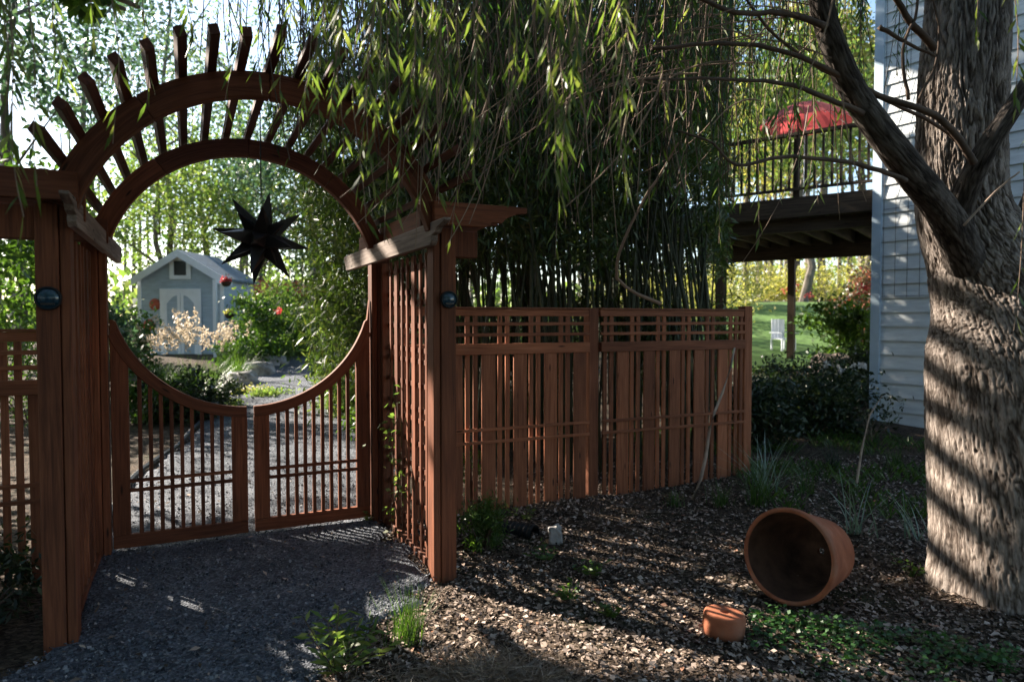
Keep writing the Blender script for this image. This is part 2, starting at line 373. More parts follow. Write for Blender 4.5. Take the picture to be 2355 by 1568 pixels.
def path_sheet():
    V = []; Fq = []; nu = 26; K = np.linspace(0, len(pathL) - 1, 150)
    for a in K:
        l, r = interp(pathL, a), interp(pathR, a)
        j1 = 0.07 * noise.noise(Vector((a * 5, 0, 0))); j2 = 0.10 * noise.noise(Vector((a * 6, 9, 0)))
        for i in range(nu + 1):
            f = i / nu; p = l.lerp(r, f + j1 * (1 - f) + j2 * f)
            edge = min(f, 1 - f); dz = 0.03 if edge > 0.03 else -0.03
            V.append((p.x, p.y, H(p.x, p.y) + dz))
    for j in range(len(K) - 1):
        for i in range(nu): a = j * (nu + 1) + i; Fq.append((a, a + 1, a + nu + 2, a + nu + 1))
    o = npmesh('gravel_path', np.array(V), np.array(Fq), M['gravel']); o.data.polygons.foreach_set('use_smooth', [True] * len(o.data.polygons))
    return tag(o, kind='structure')
path_sheet()
def inpath(x, y):
    for i in range(len(pathL) - 1):
        y0 = (pathL[i][1] + pathR[i][1]) / 2; y1 = (pathL[i + 1][1] + pathR[i + 1][1]) / 2
        # quad test
        q = [pathL[i], pathR[i], pathR[i + 1], pathL[i + 1]]; ins = True
        for k in range(4):
            a, b = q[k], q[(k + 1) % 4]
            if (b[0] - a[0]) * (y - a[1]) - (b[1] - a[1]) * (x - a[0]) < 0: ins = False; break
        if ins: return True
    return False
tag(grid('lawn', list(np.arange(4.5, 26, 0.5)), list(np.arange(13.5, 27, 0.5)), H, M['lawn'], 0.03), kind='structure')

# loose gravel stones, leaf litter
def scatter_flat(name, n, region, size, mat, test, lift=0.004, tilt=0.35, elong=1.8, quads=True, label=None):
    arr = []; P = []
    while len(P) < n:
        x, y = region(rnd); 
        if test(x, y): P.append((x, y, H(x, y)))
    P = np.array(P); L = size[0] + (size[1] - size[0]) * rng.random(len(P)) ** 2
    d = rng.normal(size=(len(P), 3)); d[:, 2] *= tilt; d = unit(d)
    P[:, 2] += lift + rng.random(len(P)) * 0.012
    side = unit(np.cross(d, np.array([[0, 0, 1.]]) + rng.normal(size=(len(P), 3)) * tilt)); up = np.cross(side, d)
    l = L[:, None]; W = l / elong * (0.6 + 0.8 * rng.random((len(P), 1)))
    V = np.stack([P - d * l / 2 - side * W * 0.3, P - d * l * 0.1 + side * W * 0.5 + up * l * 0.12, P + d * l / 2 + side * W * 0.1, P + d * l * 0.2 - side * W * 0.55 + up * l * 0.08], 1).reshape(-1, 3)
    return leafmesh(name, V, mat)
def fore(r):            # denser near the camera
    y = 2.3 + 5.2 * r.random() ** 1.4; return (-1.2 + (y * 0.8 + 1.4) * r.random(), y)
tag(scatter_flat('leaf_litter', 64000, fore, (0.010, 0.045), M['chips'], lambda x, y: not inpath(x + 0.06, y) and not (y > 5.6 and x < 0)), 'brown and tan chips and fallen leaves covering the bed', 'leaf litter', kind='stuff')
def pathreg(r):
    k = r.random() ** 1.5 * 7; a, b = interp(pathL, k), interp(pathR, k); p = a.lerp(b, r.random()); return (p.x, p.y)
st = scatter_flat('loose_gravel', 24000, pathreg, (0.008, 0.024), M['stones'], lambda x, y: y > 2.2, lift=0.032, tilt=0.6, elong=1.2)
tag(st, 'dark blue grey crushed slate lying on the path', 'gravel', kind='stuff')
st = scatter_flat('fallen_leaves', 260, pathreg, (0.02, 0.06), M['chips'], lambda x, y: 2.2 < y < 6.5, lift=0.045, tilt=0.3, elong=2.0)
tag(st, 'tan fallen leaves scattered over the slate path', 'fallen leaves', kind='stuff')

# ================================================================== ARBOR
ar = thing('moon_gate_arbor', 'red stained timber garden arbor with fanned slats over a round moon gate', 'arbor', O, TH)
CZ = 1.85; CS = 1.045
def post(s0, t0, flip):
    mb = MB(); 
    a, b = (s0, s0 + 0.094), (s0 + 0.097, s0 + 0.14)
    if flip: a, b = (s0 + 0.046, s0 + 0.14), (s0, s0 + 0.043)
    mb.box(a[0], a[1], t0, t0 + 0.14, -0.12, 2.15); mb.box(b[0], b[1], t0 + 0.012, t0 + 0.13, -0.12, 2.15)
    mb.build('post', M['cedar'], ar, 0.004)
post(0.0, 0, False); post(1.965, 0, True); post(0.02, 1.35, False); post(1.93, 1.35, True)
# corner battens in front of the lattices
for s0, t0 in ((0.03, 0.16), (1.995, 0.16), (0.03, 1.29), (1.995, 1.29)):
    MB().box(s0, s0 + 0.045, t0, t0 + 0.05, 0.02, 2.03).build('batten', M['cedar'], ar, 0.003)
# side lattices
def lattice(s_in, s_out):
    widths = [0.034, 0.034, 0.075, 0.034, 0.034, 0.075, 0.034]
    gap = (1.06 - sum(widths)) / (len(widths) + 1); t = 0.22 + gap
    for wd in widths:
        MB().box(s_in, s_in + 0.016, t, t + wd, 0.03, 2.03).build('lattice_slat', M['cedar'], ar, 0.002); t += wd + gap
    z = 0.10
    while z < 2.0:
        for dz in (0, 0.075, 0.24):
            if z + dz < 2.0: MB().box(s_out, s_out + 0.014, 0.142, 1.348, z + dz, z + dz + 0.034).build('lattice_rail', M['cedar'], ar, 0.002)
        z += 0.40
    MB().box(min(s_in, s_out) - 0.012, max(s_in, s_out) + 0.028, 0.142, 1.348, -0.03, 0.06).build('bottom_rail', M['cedar'], ar, 0.004)
lattice(0.0785, 0.062); lattice(2.022, 2.0385)
# weathered side beams with cut ends
def side_beam(s0, s1):
    pts = [(-0.30, 2.165), (2.28, 2.165), (2.34, 2.155), (2.24, 2.035), (-0.06, 2.035), (-0.09, 2.06), (-0.085, 2.09), (-0.15, 2.10), (-0.17, 2.125), (-0.24, 2.135), (-0.30, 2.15)]
    MB().prism(pts, s0, s1, 'x').build('side_beam', M['grey_wood'], ar, 0.003)
side_beam(0.142, 0.182); side_beam(1.92, 1.96)
# upper plates over the lattices
for s0 in (0.03, 1.98): MB().box(s0, s0 + 0.04, -0.05, 2.0, 2.155, 2.30).build('top_plate', M['cedar'], ar, 0.003)
# stub cross beams with stepped ends
def stub(side, t0, t1, reach, z1=2.285, z0=2.15):
    e = [(0, z0), (0, z1), (reach, z1), (reach, z1 - 0.035), (reach - 0.07, z1 - 0.045), (reach - 0.14, z1 - 0.075), (reach - 0.17, z1 - 0.105), (reach - 0.235, z1 - 0.105), (reach - 0.27, z0), ]
    pts = [(1.93 + a, b) for a, b in e] if side > 0 else [(0.19 - a, b) for a, b in e][::-1]
    MB().prism(pts, t0, t1).build('cross_beam', M['cedar'], ar, 0.003)
for sd_ in (1, -1):
    stub(sd_, -0.112, -0.072, 0.60); stub(sd_, 0.142, 0.182, 0.52, 2.24, 2.09); stub(sd_, 1.50, 1.54, 0.55); stub(sd_, 1.20, 1.24, 0.5, 2.24, 2.09)
MB().box(-0.16, 0.0, 0.03, 0.11, 1.98, 2.14).build('corbel', M['cedar'], ar, 0.004)
MB().box(2.106, 2.26, 0.03, 0.11, 1.98, 2.14).build('corbel', M['cedar'], ar, 0.004)
# arches (four laminated segments each) 
def arch(t0, t1, r0, r1, a0, a1, nseg):
    root = None
    for i in range(nseg):
        b0 = a0 + (a1 - a0) * i / nseg; b1 = a0 + (a1 - a0) * (i + 1) / nseg
        mb = MB().arc((CS, CZ), r0, r1, R(b0) + 0.0015, R(b1) - 0.0015, t0, t1, 20)
        o = mb.build('arch' if root is None else 'arch_segment', M['cedar'], root or ar, 0.003)
        root = root or o
arch(-0.07, -0.002, 0.905, 1.035, 17, 163, 4)
arch(1.262, 1.33, 0.89, 1.01, 18.6, 161.4, 4)
# fanned slats
for i in range(17):
    a = R(28.4 + 7.7 * i); c, s = math.cos(a), math.sin(a); r = 1.035 + 0.024
    f = -0.56 + rnd.uniform(-0.04, 0.04)
    p0 = Vector((CS - c * r, f, CZ + s * r)); p1 = Vector((CS - c * r, 1.75 + rnd.uniform(-0.03, 0.03), CZ + s * r))
    MB().bar(p0, p1, 0.043, 0.048, Vector((-c, 0, s))).build('fanned_slat', M['cedar_dark'], ar, 0.003)
# gate leaves
RG = 0.88
def zc(s, r=RG): return CZ - math.sqrt(max(0, r * r - (s - CS) ** 2))
def leaf(s0, s1, outer_left):
    t0, t1 = 1.40, 1.44
    root = MB().box(s0 + 0.001, s1 - 0.001, t0, t1, 0.05, 0.14).build('gate_leaf', M['cedar'], ar, 0.003)
    sw = 0.105
    for (a, b) in ((s0, s0 + sw), (s1 - sw, s1)):
        n = 6; pts = [(a, 0.141), (b, 0.141)] + [(b + (a - b) * i / n, min(zc(b + (a - b) * i / n, RG + 0.072), 1.66) + (0.0)) for i in range(n + 1)]
        if (outer_left and a == s0) or (not outer_left and b == s1):
            pts = [(a, 0.141), (b, 0.141)] + [(b + (a - b) * i / n, min(zc(b + (a - b) * i / n, RG + 0.0), 1.60 if i else 9)) for i in range(n + 1)]
        MB().prism(pts, t0 - 0.004, t1 + 0.002, vert=True).build('gate_stile', M['cedar'], root, 0.003)
    # curved rail
    if outer_left: a0 = math.pi + math.asin(0.02); A0 = R(180) + math.acos((CS - s0 - 0.03) / (RG + 0.03)) ; A1 = R(270) - (CS - s1) / RG - 0.001
    else: A0 = R(270) + (s0 - CS) / RG; A1 = R(360) - math.acos((s1 - 0.03 - CS) / (RG + 0.03))
    MB().arc((CS, CZ), RG, RG + 0.075, A0, A1, t0 - 0.008, t1 + 0.006, 28).build('curved_rail', M['cedar'], root, 0.003)
    gap = (s1 - s0 - 2 * sw) / 10
    for i in range(1, 10):
        s = s0 + sw + gap * i
        MB().box(s - 0.0125, s + 0.0125, t0 + 0.006, t1 - 0.008, 0.138, zc(s, RG + 0.05)).build('baluster', M['cedar'], root)
    for z in (0.43, 0.495):
        MB().box(s0 + sw - 0.002, s1 - sw + 0.002, t0 - 0.010, t0 + 0.004, z, z + 0.024).build('cross_rail', M['cedar'], root, 0.002)
    return root
l1 = leaf(0.17, 1.022, True); l2 = leaf(1.068, 1.92, False)
tag(l1, 'gate leaf hinged on the left post'); tag(l2, 'gate leaf hinged on the right post')

# round ornaments on the front posts
def plaque(p, r, label):
    t = thing('post_light', label, 'light', p, TH, 'round lights on the arbor posts')
    rot = Matrix.Rotation(R(90), 4, 'X')
    MB().lathe([(0.0, 0.0), (r, 0.0), (r, 0.018), (r * 0.9, 0.026), (r * 0.84, 0.022)], 32, rot).build('rim', M['black'], t, smooth=True)
    MB().lathe([(r * 0.86, 0.016), (r * 0.7, 0.022), (r * 0.4, 0.027), (0.001, 0.029)], 32, rot).build('lens', M['blue_glass'], t, smooth=True)
    MB().box(-r * 0.5, r * 0.5, -0.031, -0.02, -r * 0.55, -r * 0.38).build('bar', M['metal'], t)
plaque(G(0.052, -0.002, 1.70), 0.056, 'round dark blue light fixed to the left arbor post')
plaque(G(2.055, -0.002, 1.72), 0.052, 'round dark blue light fixed to the right arbor post')

# star lantern
def star(p, Rr):
    t = thing('star_lantern', 'dark many pointed metal star hanging inside the arbor', 'lantern', p, R(14))
    mb = MB()
    for i in (-1, 0, 1):
        for j in (-1, 0, 1):
            for k in (-1, 0, 1):
                if i == j == k == 0: continue
                d = Vector((i, j, k)); q = d.length; d.normalize()
                nb = 3 if q > 1.6 else 4; L = Rr * (1.0 if nb == 4 else 0.78); br = 0.066 if nb == 4 else 0.05
                ref = Vector((0, 0, 1)) if abs(d.z) < 0.9 else Vector((1, 0, 0))
                a = d.cross(ref).normalized(); b = d.cross(a); c = d * 0.092
                vs = [c + (a * math.cos(2 * math.pi * m / nb + math.pi / nb) + b * math.sin(2 * math.pi * m / nb + math.pi / nb)) * br for m in range(nb)] + [d * L, d * 0.03]
                mb.add(vs, [(m, (m + 1) % nb, nb) for m in range(nb)] + [((m + 1) % nb, m, nb + 1) for m in range(nb)])
    sb_ = mb.build('star_body', M['metal'], t); sb_.rotation_euler = (R(9), R(11), 0)
    MB().tube([(0, 0, Rr * 0.9), (0, 0, 2.9 - p.z)], 0.004, 6).build('chain', M['metal'], t)
star(G(1.07, 0.72, 2.11), 0.30)

# ================================================================== FENCES
def fence(name, label, origin, ang, panels, posts, ztop, zbase, rails_mid, smin, smax):
    f = thing(name, label, 'fence', origin, ang)
    z = ztop
    for s in posts:
        MB().box(s - 0.05, s + 0.05, 0.012, 0.112, -0.15, z + (0.03 if s == posts[-1] else 0.0)).build('post', M['cedar_fence'], f, 0.004)
    for (a, b) in panels:
        MB().box(a, b, -0.012, 0.045, z - 0.018, z).build('top_rail', M['cedar_fence'], f, 0.003)
        MB().box(a, b, -0.002, 0.036, z - 0.075, z - 0.019).build('top_rail', M['cedar_fence'], f, 0.003)
        MB().box(a, b, -0.022, 0.036, z - 0.395, z - 0.305).build('middle_rail', M['cedar_fence'], f, 0.003)
        for h in (0.155, 0.245): MB().box(a, b, -0.012, 0.002, z - h, z - h + 0.028).build('cross_slat', M['cedar_fence'], f, 0.002)
        for h in rails_mid: MB().box(a + 0.005, b - 0.005, -0.030, -0.018, h, h + 0.026).build('cross_slat', M['cedar_fence'], f, 0.002)
        s = a + 0.035; k = 0
        while s < b - 0.03:
            if k % 3 == 2 and s + 0.125 < b:
                dz = rnd.uniform(-0.01, 0.01)
                MB().box(s, s + 0.122, -0.016, 0.002, zbase, z - 0.396).build('board', M['cedar_fence'], f, 0.002); s += 0.122
            else:
                MB().box(s, s + 0.038, 0.003, 0.02, zbase, z - 0.076).build('narrow_slat', M['cedar_fence'], f, 0.002); s += 0.038
            s += 0.031; k += 1
        # hidden back rails
    return f
fence('slatted_fence', 'red brown slatted fence with lattice top running right from the arbor', (-0.433, 5.5, 0), R(24.2),
      [(-0.56, 1.225), (1.345, 3.02)], [-0.60, 1.285, 3.09], 1.705, -0.03, (0.57, 0.675), 0, 0)
lf = fence('lattice_fence', 'dark slatted fence with lattice top at the far left of the arbor', (G(0, 1.05) - A_ * 1.9).to_tuple(), TH,
      [(0.05, 1.86)], [0.0], 1.545, 0.0, (0.5, 0.6), 0, 0)

# stick leaning on the fence
b0 = gr(1592, 1152, 0.02); b1 = at(1688, 800, 6.12); b2 = at(1694, 770, 6.2)
mb = MB(); pts = [b0.lerp(b1, i / 7) + Vector((0.02 * math.sin(i * 1.3), 0, 0.012 * math.cos(i * 2))) for i in range(8)]
mb.tube(pts, [0.017, 0.016, 0.016, 0.014, 0.013, 0.012, 0.01, 0.008], 8)
tag(mb.build('leaning_stick', M['palestick'], smooth=True), 'long pale stick leaning against the slatted fence', 'stick')

# ================================================================== POTS
def big_pot():
    rim = Vector((0, 0, 0)); ax = Vector((0.74, 0.67, 0)).normalized()
    r0, r1, L = 0.262, 0.185, 0.47
    g0 = gr(1812, 1400, 0.0); c0 = Vector((g0.x, g0.y + 0.02, 0.02 + r0)); tilt = math.asin((r0 - r1) / L)
    ax = (ax * math.cos(tilt) + Vector((0, 0, -1)) * math.sin(tilt)).normalized()
    m = Matrix.Translation(c0) @ ax.to_track_quat('Z', 'Y').to_matrix().to_4x4()
    t = thing('terracotta_pot', 'large terracotta pot lying on its side on the mulch', 'flower pot', (0, 0, 0))
    prof = [(r0 - 0.024, 0.01), (r0 - 0.020, 0.0), (r0 - 0.005, -0.002), (r0, 0.006), (r0 + 0.003, 0.03), (r0 - 0.002, 0.045), (r0 - 0.006, 0.05), (r1 + 0.01, L - 0.03), (r1, L - 0.006), (r1 - 0.012, L), (0.02, L)]
    MB().lathe([(0.02, L - 0.025), (r1 - 0.03, L - 0.025), (r0 - 0.03, 0.06), (r0 - 0.024, 0.01)], 72, m).build('inner_wall', M['clay_shade'], t, smooth=True)
    MB().lathe(prof, 72, m).build('pot_body', M['terracotta'], t, smooth=True)
    mb = MB(); mb.lathe([(0.245 - 0.012, 0.0), (0.001, 0.0)], 8)  # soil crust in the pot
    rs = []
    for k in range(26):
        a = rnd.uniform(0, 6.28); d = rnd.uniform(0.22, 0.44)
        rs.append((a, d))
    P = np.array([tuple(m @ Vector(((0.235 - 0.16 * d) * math.cos(a), (0.235 - 0.16 * d) * math.sin(a), d))) for a, d in rs])
    P = P[P[:, 2] < 0.12]
    if len(P): leafmesh('soil_crumb', leafarr(P, rng.normal(size=(len(P), 3)), 0.03, 0.02), M['chips'], t)
big_pot()
def small_pot():
    p = gr(1667, 1462, 0.0)
    t = thing('upturned_saucer', 'small upside down terracotta pot with a hole in its base', 'flower pot', (p.x, p.y + 0.03, 0.0), 0.3)
    prof = [(0.088, 0.0), (0.100, 0.0), (0.105, 0.04), (0.104, 0.08), (0.102, 0.098), (0.099, 0.106), (0.094, 0.1105), (0.088, 0.112), (0.07, 0.112), (0.026, 0.112), (0.022, 0.111), (0.018, 0.106), (0.018, 0.075), (0.08, 0.08), (0.088, 0.0)]
    MB().lathe(prof, 48, Matrix.Rotation(R(5), 4, 'Y') @ Matrix.Translation((0, 0, 0.005))).build('pot_body', M['terracotta'], t, smooth=True)
small_pot()

def rock(name, label, p, sx, sy, sz, mat, seed, cat='rock', group=None, rz=0):
    mb = MB(); n = 20; m = 12; vs = []
    for j in range(m + 1):
        f = math.pi * j / m
        for i in range(n):
            t = 2 * math.pi * i / n; d = Vector((math.sin(f) * math.cos(t), math.sin(f) * math.sin(t), math.cos(f)))
            k = 1 + 0.28 * noise.noise(d * 1.3 + Vector((seed, 0, 0))) + 0.16 * noise.noise(d * 3 + Vector((0, seed, 0)))
            d = Vector([max(-0.78, min(0.78, c)) * 1.2 for c in d]) * k
            q = Vector((d.x * sx, d.y * sy, d.z * sz + sz * 0.35)); q.rotate(Matrix.Rotation(rz, 3, 'Z')); vs.append(q + Vector(p))
    fs = [(j * n + i, j * n + (i + 1) % n, (j + 1) * n + (i + 1) % n, (j + 1) * n + i) for j in range(m) for i in range(n)]
    mb.add(vs, fs); o = mb.build(name, mat); return tag(o, label, cat, group)
p = gr(1268, 1238, 0.03)
rock('stone', 'pale upright stone in the mulch beside a black pipe end', (p.x + 0.03, p.y, 0.02), 0.05, 0.045, 0.075, M['rock'], 3.1)
p = gr(1225, 1240, 0.0)
pm = Matrix.Translation((p.x + 0.02, p.y + 0.05, 0.015)) @ Vector((0.75, -0.55, 0.06)).normalized().to_track_quat('Z', 'Y').to_matrix().to_4x4()
mb = MB(); mb.lathe([(0.052, 0.0)] + [(0.064 + 0.006 * (i % 2), -0.02 * i - 0.002) for i in range(22)], 28, pm); mb.lathe([(0.064, -0.002), (0.052, 0.0), (0.050, -0.30), (0.001, -0.30)], 28, pm)
tag(mb.build('drain_pipe', M['black']), 'short black corrugated pipe end half buried in mulch', 'pipe')

# spots chosen to be sunlit; leaves in their sun paths are removed
S = [(700, 240, 2.3, 715, 22), (735, 300, 2.4, 750, 22), (790, 400, 2.5, 805, 22), (860, 470, 2.6, 880, 22), (915, 500, 2.7, 930, 22), (660, 300, 2.6, 680, 18), (955, 330, 2.3, 970, 22), (1015, 470, 2.7, 1025, 22), (1290, 455, 2.15, 1300, 40), (1276, 400, 2.1, 1290, 30), (1440, 400, 2.15, 1438, 30), (1308, 280, 2.1, 1316, 30), (930, 210, 2.1, 950, 30), (860, 240, 2.05, 890, 30), (1300, 330, 2.2, 1312, 26), (1448, 470, 2.2, 1440, 26), (1420, 250, 2.5, 1430, 14), (838, 515, 2.3, 860, 14), (870, 330, 2.3, 900, 26), (985, 240, 2.2, 1000, 26), (905, 300, 2.4, 930, 24),
     (965, 470, 2.4, 985, 18), (1100, 420, 2.3, 1110, 24), (1085, 330, 2.6, 1080, 22), (1282, 590, 3.0, 1286, 22), (770, 260, 2.3, 800, 24), (800, 190, 2.1, 820, 26), (720, 180, 2.4, 740, 22), (745, 380, 2.9, 790, 22),
     (60, 500, 1.9, 40, 20), (95, 430, 2.0, 80, 18), (20, 350, 1.9, 10, 22), (150, 180, 2.3, 150, 22), (265, 330, 2.4, 250, 14), (335, 250, 2.7, 330, 12), (205, 120, 2.4, 210, 14), (520, 240, 2.8, 540, 18), (455, 120, 2.6, 450, 14), (600, 190, 2.7, 620, 20),
     (655, 130, 2.5, 670, 20), (1180, 240, 2.5, 1190, 22), (1150, 380, 2.9, 1170, 22), (1210, 170, 2.3, 1220, 20), (1390, 140, 2.6, 1390, 12), (1040, 560, 3.1, 1045, 20), (890, 560, 3.1, 900, 18), (930, 420, 2.8, 950, 22),
     (690, 330, 2.9, 720, 18), (1530, 300, 3.2, 1520, 18), (1620, 260, 3.3, 1600, 18), (1750, 560, 3.4, 1740, 26), (1700, 480, 3.6, 1690, 24), (1880, 470, 3.4, 1890, 20), (1905, 330, 3.2, 1900, 16), (1830, 260, 3.3, 1840, 18), (1650, 560, 3.8, 1650, 24), (1580, 470, 3.7, 1570, 24),
     (2325, 760, 2.7, 2420, 16), (2340, 260, 2.6, 2350, 16), (2245, 90, 2.9, 2260, 16), (1940, 120, 2.9, 1945, 14), (830, 430, 2.7, 850, 22), (1790, 455, 3.3, 1785, 22), (1862, 430, 3.1, 1855, 20), (1930, 330, 3.0, 1935, 18), (1760, 300, 3.0, 1750, 18), (1820, 380, 3.5, 1815, 22), (1000, 380, 2.5, 1010, 20)]
lit = []   # (point, radius): chosen sun spots; gaps are cut in the crowns for them
def Lt(p, r): lit.append((np.array(tuple(p)), r))
def onbark(u, v):        # point on the left front of the willow trunk
    T = [(0, 2225, .225), (250, 2210, .235), (470, 2212, .245), (600, 2265, .315), (760, 2335, .45), (1000, 2358, .50), (1300, 2375, .51), (1480, 2395, .58)]
    for a, b in zip(T, T[1:]):
        if a[0] <= v <= b[0]: f = (v - a[0]) / (b[0] - a[0]); uc = a[1] + (b[1] - a[1]) * f; rr = a[2] + (b[2] - a[2]) * f; break
    c = at(uc, v, 3.95); d = ray(u, v); dx, dy = d.x, d.y; fx, fy = -c.x, -c.y
    A = dx * dx + dy * dy; B = 2 * (fx * dx + fy * dy); Cc = fx * fx + fy * fy - rr * rr; q = B * B - 4 * A * Cc
    k = (-B - math.sqrt(q)) / (2 * A) if q > 0 else -B / (2 * A)
    return Vector((d.x * k, d.y * k, CAMZ + d.z * k))
for (v0, v1, ue) in ((180, 640, 2225), (704, 762, 2300), (806, 850, 2235), (893, 948, 2195), (985, 1042, 2230), (1084, 1150, 2245), (1204, 1276, 2265), (1318, 1375, 2240)):
    v = v0 + 16
    while v <= v1 - 8:
        for u in range(2150, ue, 24): Lt(onbark(u, v), 0.062)
        v += 26
for (u, v, Y, r) in ((430, 690, 21, 1.7), (680, 860, 15, 1.3), (640, 900, 11.5, 0.9), (740, 1000, 8, 0.6), (450, 760, 14, 1.3), (1860, 740, 19, 3.0), (1850, 280, 16, 1.5)): Lt(at(u, v, Y), r)
Lt(at(2050, 400, 3.3), 0.1); Lt(at(1960, 240, 3.2), 0.08)
for (u, v, r) in ((1090, 1350, .18), (1130, 1400, .25), (1190, 1420, .2), (1010, 1440, .16), (1250, 1450, .15), (1320, 1465, .14), (960, 1465, .08), (1080, 1310, .08), (930, 1210, .10), (860, 1215, .12), (800, 1225, .08), (1660, 1330, .10), (1590, 1300, .07), (2000, 1450, .10), (2080, 1500, .12), (1900, 1425, .08), (2200, 1560, .14), (2300, 1560, .1), (780, 1530, .1), (450, 1385, .03), (580, 1385, .03), (1340, 1220, .07), (1450, 1190, .05), (320, 1325, .03)): Lt(gr(u, v, 0.03), r)
for i in range(36): Lt(gr(rnd.uniform(900, 1800), rnd.uniform(1240, 1520), 0.02), rnd.uniform(0.02, 0.06))
Lt(at(2085, 250, 9.3), 0.35); Lt(at(2085, 420, 9.3), 0.3)
for t in (0.4, 0.7, 0.95, 1.2): 
    for z in (0.25, 0.7, 1.2, 1.6): Lt(G(2.01, t, z), 0.07)
Lt(G(1.9, 1.5, 1.8), 0.08)
for (ub, vb, Y, ut, nl) in S:
    for q in (0.1, 0.45, 0.75, 0.95):
        Lt(at(ut + (ub - ut) * q, -40 + (vb + 40) * q, Y * 1.08), 0.08 if Y > 2.3 else 0.12)
def cut_sun_gaps(P, mask=False, pad=0.0):  # removes leaves that would block sun to the chosen lit spots
    keep = np.ones(len(P), bool); Sv = np.array(tuple(SUN))
    for c, r in lit:
        d = P - c; k = d @ Sv; dist = np.linalg.norm(d - k[:, None] * Sv, axis=1); keep &= ~((dist < r + pad) & (k > 0))
    return keep if mask else P[keep]
# ================================================================== WILLOW (foreground tree)
wt = thing('willow_tree', 'weeping willow with thick ridged trunk at the right edge', 'tree', (0, 0, 0))
def rugged(pts, rads, nseg, nr, amp, seed, name, mat='bark'):
    """trunk mesh with modelled bark furrows"""
    pts = [Vector(p) for p in pts]
    def cat(a, i, f):
        g = lambda k: a[min(max(k, 0), len(a) - 1)]
        p0, p1, p2, p3 = g(i - 1), g(i), g(i + 1), g(i + 2)
        return 0.5 * ((2 * p1) + (p2 - p0) * f + (2 * p0 - 5 * p1 + 4 * p2 - p3) * f * f + (3 * p1 - p0 - 3 * p2 + p3) * f ** 3)
    mb = MB(); vs = []; gs = []; rd = []; L = 0; last = None
    ref = Vector((0.2, 1, 0.1)).normalized()
    for j in range(nr + 1):
        x = j / nr * (len(pts) - 1); i = min(int(x), len(pts) - 2); f = x - i
        c = cat(pts, i, f); c2 = cat(pts, i, min(1, f + 0.02)); c1 = cat(pts, i, max(0, f - 0.02)); d = (c2 - c1).normalized()
        r = cat(rads, i, f)
        if last is not None: L += (c - last).length
        last = c; a = d.cross(ref).normalized(); b = a.cross(d)
        for k in range(nseg):
            t = 2 * math.pi * k / nseg; cx, cy = math.cos(t), math.sin(t)
            q = Vector((cx * r * 36, cy * r * 36, L * 6.5 + seed)); q2 = Vector((cx * r * 85, cy * r * 85, L * 22 + seed))
            w0 = noise.noise(Vector((cx * r * 3, cy * r * 3, L * 1.3 + seed)))
            w1 = noise.noise(q * 0.55 + Vector((7, 3, 1))); w2 = noise.noise(q * 1.9 + Vector((1, 8, 4))); q = q + Vector((w0 * 1.5 + w1 * 1.3 + w2 * 0.5, w0 * 1.5 - w1 * 1.1 + w2 * 0.4, w2 * 0.8))
            h = min(1, abs(noise.noise(q)) * 2.4 + 0.15 + 0.5 * w1)            # plates between furrows
            h = max(0, h)
            h2 = noise.noise(q2) * 0.5 + 0.5; h3 = noise.noise(Vector((q2.x * 2.2, q2.y * 2.2, q2.z * 2.4))) * 0.5 + 0.5
            hh = 0.48 * h + 0.27 * h2 + 0.25 * h3
            fl = min(1, max(0, (0.55 - c.z) / 0.6)) if name == 'trunk' else 0
            rr = r * (1 + 0.06 * w0 + 0.16 * fl * fl * (math.cos(3 * t + 0.6) + 0.5 * math.cos(7 * t))) + amp * (hh - 0.5)
            vs.append(c + a * cx * rr + b * cy * rr); gs.append((L, cx * r, cy * r)); rd.append(hh * 0.75)
    fs = [(j * nseg + k, j * nseg + (k + 1) % nseg, (j + 1) * nseg + (k + 1) % nseg, (j + 1) * nseg + k) for j in range(nr) for k in range(nseg)]
    mb.add(vs, fs, gs, rd)
    return mb.build(name, M[mat], wt, smooth=True)
YT = 3.95
def tr(u, v, Y=YT): return at(u, v, Y)
base = gr(2400, 1480, -0.05)
rugged([at(2420, 1640, YT), at(2395, 1480, YT), at(2375, 1300, YT), at(2358, 1000, YT), at(2335, 760, YT), at(2265, 600, YT + 0.03), at(2212, 470, YT + 0.05), at(2210, 250, YT + 0.05), at(2225, 0, YT + 0.05), at(2235, -300, YT + 0.1)],
       [0.80, 0.58, 0.51, 0.50, 0.45, 0.30, 0.235, 0.225, 0.215, 0.2], 520, 820, 0.026, 1.0, 'trunk')
rugged([at(2430, 900, YT), at(2430, 720, YT), at(2440, 560, YT), at(2470, 400, YT), at(2560, 150, YT), at(2680, -200, YT)], [0.36, 0.34, 0.25, 0.2, 0.18, 0.15], 200, 260, 0.026, 9.0, 'stem')
YL = 3.45
limb_pts = [at(2300, 790, 4.1), at(2258, 690, 4.02), at(2222, 600, 3.84), at(2176, 500, 3.60), at(2075, 370, YL - 0.15), at(1965, 215, YL - 0.22), at(1905, 70, YL - 0.3), at(1870, -80, YL - 0.35), at(1800, -300, YL - 0.4)]
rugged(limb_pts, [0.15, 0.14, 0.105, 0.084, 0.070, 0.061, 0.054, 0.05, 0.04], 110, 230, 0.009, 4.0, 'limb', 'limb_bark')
rugged([at(2215, 600, 3.88), at(2205, 490, 3.66), at(2262, 352, 3.5), at(2345, 225, YL), at(2440, 60, YL), at(2500, -200, YL)], [0.09, 0.07, 0.052, 0.043, 0.04, 0.035], 70, 140, 0.007, 6.0, 'limb', 'limb_bark')
